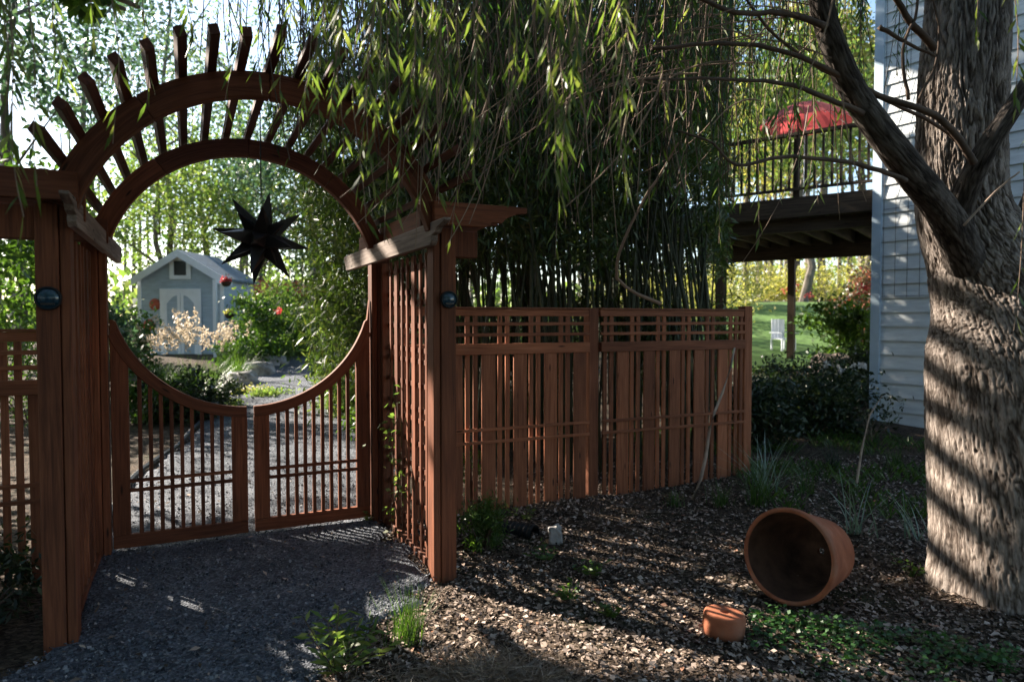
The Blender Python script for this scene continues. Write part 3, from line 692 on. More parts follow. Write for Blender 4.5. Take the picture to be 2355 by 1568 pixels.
def branch(pp, r0, r1, mat='twigdark', name='branch'):
    pts = [at(*q) for q in pp]; out = []
    for i in range(len(pts) - 1):
        for f in (0, 0.25, 0.5, 0.75):
            g = lambda k: pts[min(max(k, 0), len(pts) - 1)]
            p0, p1, p2, p3 = g(i - 1), g(i), g(i + 1), g(i + 2)
            out.append(0.5 * ((2 * p1) + (p2 - p0) * f + (2 * p0 - 5 * p1 + 4 * p2 - p3) * f * f + (3 * p1 - p0 - 3 * p2 + p3) * f ** 3) + Vector((rnd.uniform(-1, 1), 0, rnd.uniform(-1, 1))) * 0.004)
    out.append(pts[-1]); n = len(out)
    return MB().tube(out, [r0 + (r1 - r0) * i / (n - 1) for i in range(n)], 8).build(name, M[mat], wt, smooth=True)
branch([(2240, 375, 3.4), (2190, 300, 3.35), (2130, 255, 3.3), (2040, 228, 3.25), (1960, 190, 3.2), (1840, 130, 3.1), (1700, 100, 3.0), (1500, 112, 2.9)], 0.019, 0.008)
branch([(1985, 262, 3.2), (1900, 225, 3.1), (1790, 190, 3.0), (1650, 182, 2.9), (1480, 184, 2.8)], 0.014, 0.005)
branch([(2085, 415, 3.25), (2000, 385, 3.2), (1900, 366, 3.15), (1800, 362, 3.1), (1692, 378, 3.0), (1640, 330, 3.0), (1560, 300, 3.0)], 0.013, 0.004)
branch([(1900, 60, 3.1), (1800, 30, 3.0), (1690, 30, 2.9), (1580, -20, 2.8)], 0.016, 0.008)
branch([(2150, 110, 3.5), (2085, 40, 3.4), (2040, -40, 3.3)], 0.02, 0.012)
branch([(2090, 230, 3.4), (2075, 120, 3.4), (2110, 20, 3.4), (2100, -60, 3.4)], 0.009, 0.006)
branch([(2110, 235, 3.4), (2150, 150, 3.4), (2160, 60, 3.4), (2130, -40, 3.4)], 0.008, 0.005)
branch([(2020, 60, 3.4), (2070, 90, 3.4), (2150, 130, 3.45)], 0.012, 0.006)
branch([(2215, 520, 3.4), (2290, 440, 3.35), (2345, 395, 3.3)], 0.006, 0.004, 'palestick')
branch([(1520, 700, 4.5), (1420, 640, 4.4), (1450, 520, 4.3), (1530, 380, 4.2), (1560, 330, 4.1)], 0.012, 0.006, 'twig')
branch([(2230, 360, 3.42), (2160, 290, 3.42), (2000, 215, 3.3), (1890, 160, 3.2), (1760, 60, 3.1), (1700, -40, 3.0)], 0.010, 0.006)

# hanging strands: bent stem plus alternate narrow leaves
def strand_arrays(top, bot, sway, nl, L, W, r=0.0022, bare=0.25):
    pts = []; m = 12; top, bot = Vector(top), Vector(bot)
    for i in range(m + 1):
        f = i / m; q = top.lerp(bot, f); q.x += sway * math.sin(f * math.pi) + 0.012 * math.sin(f * 9 + top.x * 40); q.y += 0.4 * sway * math.sin(f * 2.4)
        pts.append(q)
    P = []; D = []
    for i in range(nl):
        f = bare + (1 - bare) * (i + rnd.random() * 0.8) / nl; f = min(f, 0.999); x = f * m; k = int(x); q = pts[k].lerp(pts[k + 1], x - k)
        a = rnd.uniform(0, 6.28); P.append(q); D.append((0.62 * math.cos(a), 0.62 * math.sin(a), -0.85 - rnd.random() * 0.5))
    return pts, np.array([tuple(p) for p in P]), np.array(D)
def strand(top, bot, sway=0.03, nl=24, L=0.085, W=0.0115, r=0.0022, bare=0.1, mat='willow'):
    pts, P, D = strand_arrays(top, bot, sway, nl, L, W, r, bare)
    o = MB().tube(pts, [r * (1.3 - 0.8 * i / 12) for i in range(13)], 5).build('hanging_strand', M['twig'], wt)
    leafmesh('leaves', leafarr(P, D, L * (0.65 + 0.5 * rng.random(len(P))), W * (0.8 + 0.4 * rng.random(len(P)))), M[mat], o)
# (u_bottom, v_bottom, distance, u_top) of the strands that show one by one
for (ub, vb, Y, ut, nl) in S:
    Y *= 1.08
    strand(at(ut + (ut - ub) * 0.4, -260, Y), at(ub, vb, Y), rnd.uniform(-0.05, 0.05), nl, 0.105 if Y < 2.45 else 0.095, 0.0132, 0.0026, 0.28, 'strand')
# the mass of finer strands behind them
tops = []; P_all = []; D_all = []; stems = MB(); L_all = []
for i in range(390):
    u = rnd.choice([rnd.gauss(850, 170), rnd.gauss(1150, 250), rnd.uniform(300, 2000), rnd.gauss(1650, 200)]); Y = rnd.uniform(3.0, 6.4)
    vend = rnd.uniform(60, 390) if u > 620 else rnd.uniform(-40, 230)
    if u > 1850: vend *= 0.6
    if 1150 < u < 1800: vend = rnd.uniform(80, 480)
    if u < 520: 
        if rnd.random() < 0.45: continue
    top = at(u + rnd.uniform(-20, 50), -350 - rnd.random() * 200, Y); bot = at(u, vend, Y)
    pts, P, D = strand_arrays(top, bot, rnd.uniform(-0.12, 0.12), 44, 0, 0, 0, 0.15)
    stems.tube(pts, [0.0028] * 13, 4, False); P_all.append(P); D_all.append(D)
P_all = np.concatenate(P_all); D_all = np.concatenate(D_all)
mk = cut_sun_gaps(P_all + unit(D_all) * 0.04, True, pad=0.03); P_all = P_all[mk]; D_all = D_all[mk]
tag(stems.build('twig_mass', M['twigdark'], wt), kind='stuff')
tag(leafmesh('leaf_mass', leafarr(P_all, D_all, 0.085 * (0.6 + 0.6 * rng.random(len(P_all))), 0.0115), M['willow'], wt), kind='stuff')
n = 32000; yq = rng.uniform(-7, 7.5, n); low = np.maximum(3.1, 1.85 + 0.56 * yq)  # overhead willow leaves added out of view to dim the foreground
Pq = np.stack([rng.uniform(-5.5, 5.5, n), yq, low + 2.4 * rng.random(n)], 1)
nz = np.array([noise.noise(Vector((a * 0.8, b * 0.8, c * 0.8))) for a, b, c in Pq]); Pq = Pq[nz > -0.25]; Dq = droop(len(Pq)); mk = cut_sun_gaps(Pq + Dq * 0.1, True, pad=0.08); Pq = Pq[mk]; Dq = Dq[mk]
tag(leafmesh('crown', leafarr(Pq, Dq, 0.20, 0.07), M['willow'], wt), kind='stuff')
# bare arching twigs
tw = MB()
for i in range(170):
    u = rnd.uniform(950, 1950); v = rnd.uniform(-120, 250); Y = rnd.uniform(2.6, 5.0); lean = rnd.uniform(-230, 60); dv = rnd.uniform(150, 420)
    a = at(u, v, Y); c = at(u + lean, v + dv, Y); q = at(u + lean * 0.15, v + dv * 0.5, Y)
    if u > 1500 and rnd.random() < 0.5:
        c = at(u - rnd.uniform(100, 420), v + rnd.uniform(-60, 120), Y); q = a.lerp(c, 0.5) + Vector((0, 0, 0.08))
    pts = [(1 - f) ** 2 * a + 2 * f * (1 - f) * q + f * f * c for f in [j / 8 for j in range(9)]]
    tw.tube(pts, [0.0045 - 0.0003 * j for j in range(9)], 4, False)
tag(tw.build('bare_twigs', M['twig'], wt), kind='stuff')

# ================================================================== SHADE (unseen tree added left of the picture to block sun)
sh = thing('sun_blocker_tree', 'broad unseen tree added left of the arbor to shade the foreground', 'tree', (-9.0, 6.5, 0))  # added out of view so its crown blocks sun from the foreground
MB().tube([(0, 0, -0.1), (0.1, 0, 1.5), (0, 0.1, 3.2), (-0.2, 0.2, 5.5), (0, 0.1, 8.0)], [0.3, 0.24, 0.2, 0.14, 0.06], 12).build('trunk', M['bark'], sh)
for i, (v, dz) in enumerate([(672, 0.0), (785, 0.03), (872, -0.03), (968, 0.15), (1062, 0.0), (1178, 0.04), (1298, 0.05), (1395, -0.03)]):  # limbs added out of view to cast shadow bands on the willow trunk
    k = 9.2 + 3.0 * (v - 672) / 700
    c = onbark(2185, v) + SUN * k - Vector((-9.0, 6.5, 0)); hx = Vector((0.53, 0.85, 0))
    MB().tube([(0, 0.1, 3.5 + i * 0.3), c - hx * 3.4 + Vector((-0.3, 0, 0.3)), c - hx * 2.4 + Vector((0, 0, 0.1)), c - hx * 0.6 + Vector((0, 0, dz)), c + hx * 0.4 + Vector((0, 0, -dz * 0.3)), c + hx * 1.0 + Vector((0, 0, -dz))], [0.09, 0.08, 0.08, 0.078, 0.072, 0.03], 8).build('limb', M['bark'], sh)
n = 70000
yc = rng.uniform(4.5, 15, n); Pc = np.stack([rng.uniform(-15, -0.5, n), yc, 1.95 + 0.52 * yc + 3.2 * rng.random(n)], 1)
yl = rng.uniform(-1, 8.4, n // 3); Pc = np.concatenate([Pc, np.stack([rng.uniform(-12.5, -4.6, n // 3), yl, rng.uniform(1.6, 8.0, n // 3)], 1)])
# uneven: thin out by smooth noise
nz = np.array([noise.noise(Vector((a * 1.1, b * 1.1, c * 1.1))) for a, b, c in Pc[:, :3]])
Pc = Pc[nz > -0.22]
Pc = Pc[(Pc[:, 0] < -0.80 * np.maximum(Pc[:, 1], 0) - 0.55) | (Pc[:, 2] > 1.9 + 0.52 * Pc[:, 1])]
Pr = []
for i in range(9000):  # extra leaves put along sun rays to shade the right part of the trunk
    q = onbark(rnd.uniform(2240, 2375), rnd.uniform(150, 1470)); q = q + SUN * rnd.uniform(10.5 - 1.5 * q.z, 14.5); Pr.append(tuple(q))
Pc = np.concatenate([Pc, np.array(Pr)]); Dc = droop(len(Pc)); mk = cut_sun_gaps(Pc + Dc * 0.11, True, pad=0.10); Pc = Pc[mk]; Dc = Dc[mk]
leafmesh('crown', leafarr(Pc - np.array([[-9.0, 6.5, 0]]), Dc, 0.22, 0.13), M['green'], sh)

hg = thing('rear_sky_blocker', 'tall leafy hedge added unseen behind the camera to dim the foreground', 'blocker', (0, -5.5, 0))  # unseen foliage added behind the viewpoint to block sky light
n = 17000; Ph = np.stack([rng.uniform(-9, 9, n), rng.uniform(-1.6, 1.6, n), 6.0 * rng.random(n)], 1)
leafmesh('foliage', leafarr(Ph, droop(n), 0.26, 0.13), M['darkgreen'], hg)
sb = MB()
for i in range(14): sb.tube([(-8.5 + i * 1.3, 0, -0.05), (-8.4 + i * 1.3, 0.1, 2), (-8.6 + i * 1.3, 0, 4.5)], [0.06, 0.05, 0.02], 6)
sb.build('stems', M['twigdark'], hg)

# ================================================================== BAMBOO THICKET
bam = MB()
for i in range(230):
    u = rnd.uniform(1040, 1660) if rnd.random() < 0.8 else rnd.uniform(880, 1060); Y = rnd.uniform(6.9, 9.8)
    if Y < 7.3 and u > 1400: Y += 1
    x = (u - 1177) / F * Y
    if x < -1.4 or x > 0.31 * Y: continue
    lean = rnd.gauss(-0.1 if x < 1.8 else -0.45, 0.3); ly = rnd.gauss(0, 0.3); h = rnd.uniform(4.5, 6.5); r = rnd.uniform(0.010, 0.022)
    bam.tube([(x, Y, H(x, Y) - 0.05), (x + lean * 0.25, Y + ly * 0.2, 1.5), (x + lean * 0.7, Y + ly * 0.6, 3), (x + lean * 1.5, Y + ly, h)], [r, r, r * 0.8, r * 0.3], 6, False)
tag(bam.build('bamboo_culms', M['culm']), 'thin dark bamboo stems standing behind the slatted fence', 'bamboo', kind='stuff')
n = 120000
U = rng.uniform(0, 1, n); Yb = 6.7 + 3.6 * rng.random(n); xb = -1.5 + 5.4 * U + 0.0 * Yb; zb = 2.15 + 3.9 * rng.random(n) ** 0.85
nz = np.array([noise.noise(Vector((a * 0.9, b * 0.9, c * 0.8))) + 0.6 * noise.noise(Vector((a * 2.4, b * 2.4, c * 2))) for a, b, c in zip(xb, Yb, zb)])
low = 1.85 + 0.7 * np.array([noise.noise(Vector((a * 1.2, 5, 0))) for a in xb])
low = np.where(xb < -0.6, 1.0, low)
keep = (nz > -0.12) & (zb > low) & (xb < (0.315 + 0.02 * nz) * Yb)
Pb = np.stack([xb, Yb, zb], 1)[keep]
# sprays that hang down lower, left behind the gate
P2 = blob(17000, (-1.75, 9.2, 2.1), (0.85, 1.4, 1.5), 70, 0.28); P2 = np.concatenate([P2, blob(17000, (-2.25, 9.9, 4.1), (0.95, 1.3, 1.9), 80, 0.26), blob(9000, (-1.2, 9.4, 3.2), (0.9, 1.2, 1.6), 50, 0.28)]); P3 = blob(5000, (-2.75, 11.5, 0.8), (0.6, 1.2, 1.0), 40, 0.3)
P4 = blob(9000, (0.9, 8.6, 1.2), (2.4, 0.7, 0.8), 50, 0.2)
tag(leafmesh('bamboo_leaves', leafarr(np.concatenate([Pb, P2, P4]), droop(len(Pb) + len(P2) + len(P4), -0.6), 0.14, 0.024), M['bamboo']), 'dense dark bamboo foliage above the slatted fence', 'bamboo', kind='stuff')
tag(leafmesh('arching_shrub', leafarr(P3, droop(len(P3)), 0.12, 0.04), M['yellowgreen']), 'pale olive bushy shrub at the right side of the path beyond the gate', 'shrub')

# ================================================================== TREES
def tree(name, label, x, y, h, r, crown_z0, nleaf, mat, leafL=0.16, leafW=0.09, cl=60, group=None, trunk_r=0.12, lean=0.0, cr=0.26, kind=None, tmat='fartrunk', limbs=5):
    z = H(x, y); t = thing(name, label, 'tree', (x, y, z), 0, group)
    top = h * 0.93; tk = MB(); pts = [(lean * (k / 6) ** 1.5 + 0.05 * r * math.sin(k * 2 + x), 0.05 * r * math.cos(k * 1.7 + y), -0.2 + (top + 0.2) * k / 6) for k in range(7)]
    tk.tube(pts, [trunk_r * (1.15 - 0.95 * k / 6) for k in range(7)], 8)
    for q in range(limbs):
        f = rnd.uniform(0.35, 0.85); zz = top * f; a = rnd.uniform(0, 6.28); l = r * rnd.uniform(0.5, 0.9)
        if zz < crown_z0 * 0.8: zz = crown_z0 * 0.9
        bx = lean * f ** 1.5
        tk.tube([(bx, 0, zz), (bx + l * 0.5 * math.cos(a), l * 0.5 * math.sin(a), zz + l * 0.35), (bx + l * math.cos(a), l * math.sin(a), zz + l * 0.8)], [trunk_r * 0.4, trunk_r * 0.25, 0.01], 6)
    tk.build('trunk', M[tmat], t)
    c = (lean * 0.7, 0, (crown_z0 + h) / 2)
    Pq = blob(nleaf, c, (r, r, (h - crown_z0) / 2 * 0.95), cl, cr, 0.35)
    Pq = cut_sun_gaps(Pq + np.array([[x, y, z]])) - np.array([[x, y, z]])
    leafmesh('crown', leafarr(Pq, droop(len(Pq), -0.35), leafL, leafW), M[mat], t)
    return t
# (label, u, Y, height, radius, crown start, leaves, material)
TR = [
 ('tall feathery tree with a thin trunk at the far left edge', 35, 17, 15, 3.0, 3.5, 9000, 'bluegreen', 0.13),
 ('tall airy tree left of the arch top', 210, 24, 17, 3.6, 5.5, 7000, 'bluegreen', 0.13),
 ('blue green tall tree behind the first arch slats', 390, 30, 19, 4.2, 7, 7500, 'bluegreen', 0.15),
 ('low leafy tree just outside the left fence', -60, 13, 5.0, 2.6, 0.6, 8000, 'green', 0.1),
 ('mid green tree left of the blue shed', 175, 20, 6.5, 1.7, 0.8, 9000, 'yellowgreen', 0.1),
 ('yellow green tree standing directly behind the shed', 370, 29, 9.5, 4.2, 2.0, 13000, 'yellowgreen', 0.16),
 ('yellow green tree with a straight grey trunk right of the shed roof', 470, 33, 12, 4.4, 4.0, 10000, 'yellowgreen', 0.2),
 ('golden green tree behind the hanging star', 610, 30, 9.5, 4.2, 2.0, 12000, 'yellowgreen', 0.16),
 ('darker green tree to the right of the hanging star', 730, 25, 11, 3.8, 1.2, 12000, 'bluegreen', 0.16),
 ('tall tree seen through the upper arch slats', 560, 38, 20, 5.5, 8, 10000, 'yellowgreen', 0.18),
 ('green tree whose trunk is hidden by the bamboo', 1000, 26, 14, 5, 3, 9000, 'bluegreen', 0.18),
 ('tall tree above the middle of the slatted fence', 1350, 28, 14, 5, 3.5, 9000, 'bluegreen', 0.18),
 ('dense dark tree added behind the bamboo to shade the house wall', 1235, 13.2, 8.6, 2.7, 2.3, 22000, 'darkgreen', 0.14),  # put in to throw shade on the house siding
 ('leafy tree above the left end of the deck', 1640, 26, 13, 4.2, 5, 9000, 'green', 0.16),
 ('bright green tree behind the deck railing', 1850, 27, 10, 4.0, 4.5, 11000, 'yellowgreen', 0.16),
 ('tall tree rising behind the corner of the house', 1985, 34, 17, 5, 8, 9000, 'green', 0.16),
]
for (lab, u, Y, h, r, cz, nl, mt, tr_) in TR:
    tree('background_tree', lab, (u - 1177) / F * Y, Y, h, r, cz, int(nl * 0.55), mt, 0.20, 0.11, 80, 'background trees', tr_)
# slim woodland trunks beyond the lawn, seen under the deck
slim = [('slim pale', 1), ('slim grey', 2)]
words = ['leftmost of', 'second from the left of', 'third from the left of', 'fourth from the left of', 'fifth from the left of', 'sixth from the left of', 'seventh from the left of', 'eighth from the left of', 'ninth from the left of', 'tenth from the left of', 'eleventh from the left of', 'rightmost of']
for i in range(12):
    u = 1655 + i * 30 + rnd.uniform(-9, 9); Y = rnd.uniform(31, 41)
    tree('slim_tree', words[i] + ' the slim trees beyond the lawn under the deck', (u - 1177) / F * Y, Y, 13 + rnd.random() * 4, 2.2, 5.5 , 2200, 'yellow', 0.24, 0.15, 40, 'slim trees beyond the lawn', rnd.uniform(0.09, 0.2), rnd.uniform(-0.5, 0.5), 0.3, limbs=2)
def bushy(name, label, c, r, n, mat, L=0.1, W=0.045, cl=40, group=None, cr=0.28, down=-0.2, cat='shrub', stems=True):
    z = H(c[0], c[1]); t = thing(name, label, cat, (c[0], c[1], z), 0, group)
    if stems:
        mb = MB()
        for i in range(7):
            a = rnd.uniform(0, 6.28); mb.tube([(0.03 * math.cos(a), 0.03 * math.sin(a), -0.03), (r[0] * 0.3 * math.cos(a), r[1] * 0.3 * math.sin(a), c[2] * 0.6), (r[0] * 0.6 * math.cos(a), r[1] * 0.6 * math.sin(a), c[2] * 1.1)], [0.012, 0.009, 0.004], 5)
        mb.build('stems', M['twigdark'], t)
    Pq = blob(n, (0, 0, c[2]), r, cl, cr, 0.3); Pq = Pq[Pq[:, 2] > -0.02]
    leafmesh('foliage', leafarr(Pq, droop(len(Pq), down), L, W), M[mat], t); return t
for i, (u, Y, rr, hh, mt, lab) in enumerate([
 (60, 10.5, 1.5, 1.0, 'green', 'leafy bush seen over the far left fence'),
 (285, 17, 0.9, 0.9, 'green', 'round bush at the left foot of the shed'),
 (215, 12.5, 0.7, 1.2, 'bluegreen', 'dark bush between the left lattice and the shed'),
 (660, 21, 1.8, 1.5, 'yellowgreen', 'pale bush right of the shed corner post'),
 (740, 21.5, 1.6, 1.4, 'green', 'large bush at the far end of the gravel path'),
 (850, 14.0, 0.9, 0.9, 'green', 'light green bush beside the right gate leaf curve'),
 (592, 18.5, 1.0, 1.2, 'green', 'green bush beyond the white post by the shed'),
 (1950, 13.2, 0.75, 0.95, 'green', 'rounded green bush under the deck'),
 (1985, 15.5, 0.7, 1.3, 'redbrown', 'smaller russet bush against the house corner'),
 (1850, 29, 2.6, 0.9, 'yellow', 'yellow undergrowth beyond the lawn'),
 (1640, 24, 2.2, 1.0, 'yellow', 'yellow bush seen past the bamboo stems'),
 (1480, 20, 2.6, 0.9, 'yellow', 'yellow bush seen above the middle fence post'),
 (1200, 22, 3.0, 1.2, 'yellowgreen', 'green bush glimpsed between the bamboo stems'),
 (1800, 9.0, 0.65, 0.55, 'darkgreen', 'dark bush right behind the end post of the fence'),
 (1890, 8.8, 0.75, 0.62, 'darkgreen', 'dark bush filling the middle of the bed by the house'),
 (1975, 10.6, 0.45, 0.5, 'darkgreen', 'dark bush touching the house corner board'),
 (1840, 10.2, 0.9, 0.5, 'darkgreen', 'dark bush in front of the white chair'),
 (1745, 7.9, 0.5, 0.5, 'darkgreen', 'small dark bush by the fence end')]):
    x = (u - 1177) / F * Y
    bushy('garden_bush', lab, (x, Y, hh * 0.75), (rr, rr, hh), int(2600 + 1800 * rr), mt, 0.12 if Y > 12 else 0.075, 0.06 if Y > 12 else 0.03, 36)
# wood far beyond
n = 36000; ang = rng.uniform(R(-62), R(62), n); dist = rng.uniform(46, 70, n); Pf = np.stack([dist * np.sin(ang), dist * np.cos(ang), 0.5 + 12 * rng.random(n) ** 1.5], 1)
nz = np.array([noise.noise(Vector((a * 0.16, b * 0.16, c * 0.22))) for a, b, c in Pf]); hh = 5 + 4 * np.array([noise.noise(Vector((a * 0.12, 3, 1))) for a in Pf[:, 0]])
Pf = Pf[(nz > 0.0) & (Pf[:, 2] < hh)]
tag(leafmesh('far_wood', leafarr(Pf, droop(len(Pf)), 0.75, 0.5), M['yellowgreen']), 'sunlit far wood closing the view', 'wood', kind='stuff')
ftr = MB()
for i in range(90):
    a = rnd.uniform(R(-50), R(45)); d = rnd.uniform(44, 60); x, y = d * math.sin(a), d * math.cos(a); ftr.tube([(x, y, 0), (x + rnd.uniform(-.4, .4), y, 14)], [rnd.uniform(.1, .2), 0.05], 6, False)
tag(ftr.build('far_trunks', M['fartrunk']), 'thin trunks in the far wood', 'wood', kind='stuff')

# red umbrella standing on the deck
up = Vector((5.30, 12.3, 3.45)); um = thing('patio_umbrella', 'red patio umbrella open on the raised deck', 'umbrella', up)
MB().tube([(0, 0, 0), (0, 0, 2.05)], 0.02, 8).build('pole', M['white'], um)
MB().lathe([(0.001, 0.0), (0.25, 0.0), (0.24, 0.05), (0.04, 0.08)], 16).build('base', M['black'], um)
vs = [(0, 0, 2.06)]; fs = []; nr = 5
for r_ in range(1, nr + 1):
    for k in range(32):
        a = 2 * math.pi * k / 32; f = r_ / nr; sc = 1 - 0.05 * f * (1 - abs(math.cos(a * 4))); vs.append((0.80 * f * sc * math.cos(a), 0.80 * f * sc * math.sin(a), 2.06 - 0.38 * f ** 1.9 - 0.03 * f * (1 - abs(math.cos(a * 4)))))
for k in range(32): fs.append((0, 1 + k, 1 + (k + 1) % 32))
for r_ in range(nr - 1):
    for k in range(32): a = 1 + r_ * 32; fs.append((a + k, a + 32 + k, a + 32 + (k + 1) % 32, a + (k + 1) % 32))
MB().add(vs, fs).build('canopy', M['redcloth'], um)
for k in range(8):
    a = 2 * math.pi * k / 8; MB().tube([(0, 0, 2.02), (0.4 * math.cos(a), 0.4 * math.sin(a), 1.93), (0.78 * math.cos(a), 0.78 * math.sin(a), 1.66)], 0.008, 5).build('rib', M['white'], um)

# ================================================================== SHED
def shed():
    Y = 21.5; c = at(418, 780, Y); z0 = H(c.x, c.y) - 0.1
    rz = R(-1); t = thing('garden_shed', 'small blue grey garden shed with white double doors', 'shed', (c.x, Y, z0), rz)
    wd = 1.33; dp = 2.5; ze = at(0, 640, Y).z - z0; zp = at(0, 586, Y).z - z0 + 0.05
    # walls: local x across the gable, y back
    pts = [(-wd, 0), (wd, 0), (wd, ze), (0, zp), (-wd, ze)]
    MB().prism(pts, 0, dp).build('walls', M['shedwall'], t)
    k = 0; z = 0.15
    lap = MB()
    while z < zp - 0.12:
        hw = wd if z < ze else wd * (zp - z) / (zp - ze); hw -= 0.02
        lap.add([(-hw, -0.004, z), (hw, -0.004, z), (hw, -0.02, z), (-hw, -0.02, z), (-hw, -0.004, z + 0.12), (hw, -0.004, z + 0.12)], [(0, 1, 2, 3), (3, 2, 5, 4), (0, 3, 4), (1, 5, 2)]); z += 0.125
    lap.build('clapboards', M['shedwall'], t)
    sl = math.hypot(wd, zp - ze); ex = 0.18 / sl * wd; ez = 0.18 / sl * (zp - ze)
    rf = MB(); 
    for sg in (-1, 1):
        rf.prism([(0, zp + 0.02), (sg * (wd + ex), ze - ez + 0.02), (sg * (wd + ex), ze - ez + 0.09), (0, zp + 0.10)][::sg], -0.18, dp + 0.15)
    ro = rf.build('roof', M['shingle'], t)
    for sg in (-1, 1):
        MB().prism([(0, zp - 0.14), (sg * (wd + ex), ze - ez - 0.14), (sg * (wd + ex), ze - ez + 0.10), (0, zp + 0.11)][::sg], -0.215, -0.182).build('barge_board', M['white'], t)
    for sx in (-1, 1): MB().box(sx * wd - 0.06, sx * wd + 0.06, -0.035, 0.0 - 0.021, 0, ze - 0.02).build('corner_board', M['white'], t)
    # gable window
    zw = ze + 0.05; f = MB()
    for b in ((-0.34, 0.34, zw + 0.50, zw + 0.62), (-0.34, 0.34, zw - 0.08, zw + 0.04), (-0.34, -0.20, zw + 0.04, zw + 0.50), (0.20, 0.34, zw + 0.04, zw + 0.50)): f.box(b[0], b[1], -0.05, -0.022, b[2], b[3])
    wf = f.build('window', M['white'], t); MB().box(-0.199, 0.199, -0.034, -0.023, zw + 0.041, zw + 0.499).build('pane', M['dark_in'], wf)
    # doors
    zd = at(0, 664, Y).z - z0; d = MB()
    d.box(-0.66, 0.66, -0.055, -0.022, zd - 0.14, zd); d.box(-0.66, -0.50, -0.055, -0.022, 0.1, zd - 0.14); d.box(0.50, 0.66, -0.055, -0.022, 0.1, zd - 0.14)
    d.build('door_frame', M['white'], t)
    for sg in (-1, 1):
        a, b = (-0.498, -0.006) if sg < 0 else (0.006, 0.498)
        dl = MB().box(a, b, -0.045, -0.023, 0.12, zd - 0.142).build('door', M['shedwall'], t)
        inner = -0.1 if sg < 0 else 0.006
        MB().box(a if sg < 0 else b - 0.06, a + 0.06 if sg < 0 else b, -0.054, -0.046, 0.12, zd - 0.142).build('door_stile', M['white'], dl)
        MB().box(-0.10 if sg < 0 else 0.006, -0.006 if sg < 0 else 0.10, -0.054, -0.046, 0.12, zd - 0.142).build('door_stile', M['white'], dl)
        # arched head
        x0, x1 = (a + 0.06, -0.10) if sg < 0 else (0.10, b - 0.06); top = zd - 0.143; pts = []
        n = 8
        for i in range(n + 1):
            f_ = i / n; xx = x0 + (x1 - x0) * f_; g = f_ if sg < 0 else 1 - f_
            pts.append((xx, top - 0.07 - 0.26 * (1 - math.sin(g * math.pi / 2))))
        pts = pts + [(x1, top), (x0, top)]
        MB().prism(pts, -0.054, -0.046).build('door_head', M['white'], dl)
    # porch post and beam at the right
    MB().box(wd + 0.10, wd + 0.20, -0.9, -0.8, -0.3, ze - 0.1).build('porch_post', M['white'], t)
    MB().box(wd + 0.11, wd + 0.19, -0.8, 0.3, ze - 0.2, ze - 0.1).build('porch_beam', M['white'], t)
    return t, c, z0, rz
shed_t, sc_, sz0, srz = shed()
def shedpt(x, y, z): 
    c, s = math.cos(srz), math.sin(srz); return Vector((sc_.x + x * c - y * s, 21.5 + x * s + y * c, sz0 + z))
for (u, v, lab) in ((365, 700, 'upper round rusty ornament on the shed front'), (350, 747, 'lower round rusty ornament on the shed front')):
    x = (u - 425) / F * 21.3; z = at(0, v, 21.5).z - sz0; p = shedpt(x, -0.03, z)
    o = MB().lathe([(0.001, 0.05), (0.10, 0.045), (0.17, 0.03), (0.19, 0.0), (0.001, 0.0)], 20, Matrix.Rotation(srz, 4, 'Z') @ Matrix.Rotation(R(90), 4, 'X')).build('wall_ornament', M['rust'], smooth=True)
    o.location = p; tag(o, lab, 'ornament', 'round ornaments on the shed')
# hanging baskets
for (u, v, Y, lab) in ((520, 648, 19.6, 'red flowered basket hanging high on the shed corner'), (528, 722, 19.6, 'orange flowered basket hanging on the shed post')):
    p = at(u, v, Y); t = thing('flower_basket', lab, 'flower basket', p)
    MB().lathe([(0.001, -0.14), (0.08, -0.13), (0.14, -0.05), (0.15, 0.0), (0.001, 0.0)], 14).build('bowl', M['deck_wood'], t)
    MB().tube([(0, 0, 0), (0, 0, 0.25)], 0.01, 5).build('hanger', M['metal'], t)
    Pq = rng.normal(size=(200, 3)) * np.array([[0.06, 0.05, 0.035]]) + np.array([[0, 0, 0.07]]); leafmesh('flowers', leafarr(Pq, droop(200), 0.06, 0.045), M['red'] if v < 700 else M['yellow'], t)
# low timber outbuilding right of the shed
def outbuilding():
    c = at(600, 780, 27); t = thing('timber_outbuilding', 'brown timber outbuilding with a dark window right of the shed', 'outbuilding', (c.x, 27, H(c.x, 27)), R(-8))
    MB().box(-1.9, 1.9, 0, 2, 0, 2.0).build('walls', M['deck_wood'], t); MB().prism([(-2.1, 1.98), (2.1, 1.98), (1.6, 2.6), (-1.6, 2.6)], -0.2, 2.2).build('roof', M['rust'], t)
    f = MB()
    for b in ((-0.45, 0.45, 1.55, 1.65), (-0.45, 0.45, 0.6, 0.7), (-0.45, -0.36, 0.7, 1.55), (0.36, 0.45, 0.7, 1.55)): f.box(b[0], b[1], -0.05, -0.003, b[2], b[3])
    wf = f.build('window', M['trim'], t); MB().box(-0.358, 0.358, -0.03, -0.004, 0.702, 1.548).build('pane', M['dark_in'], wf)
outbuilding()

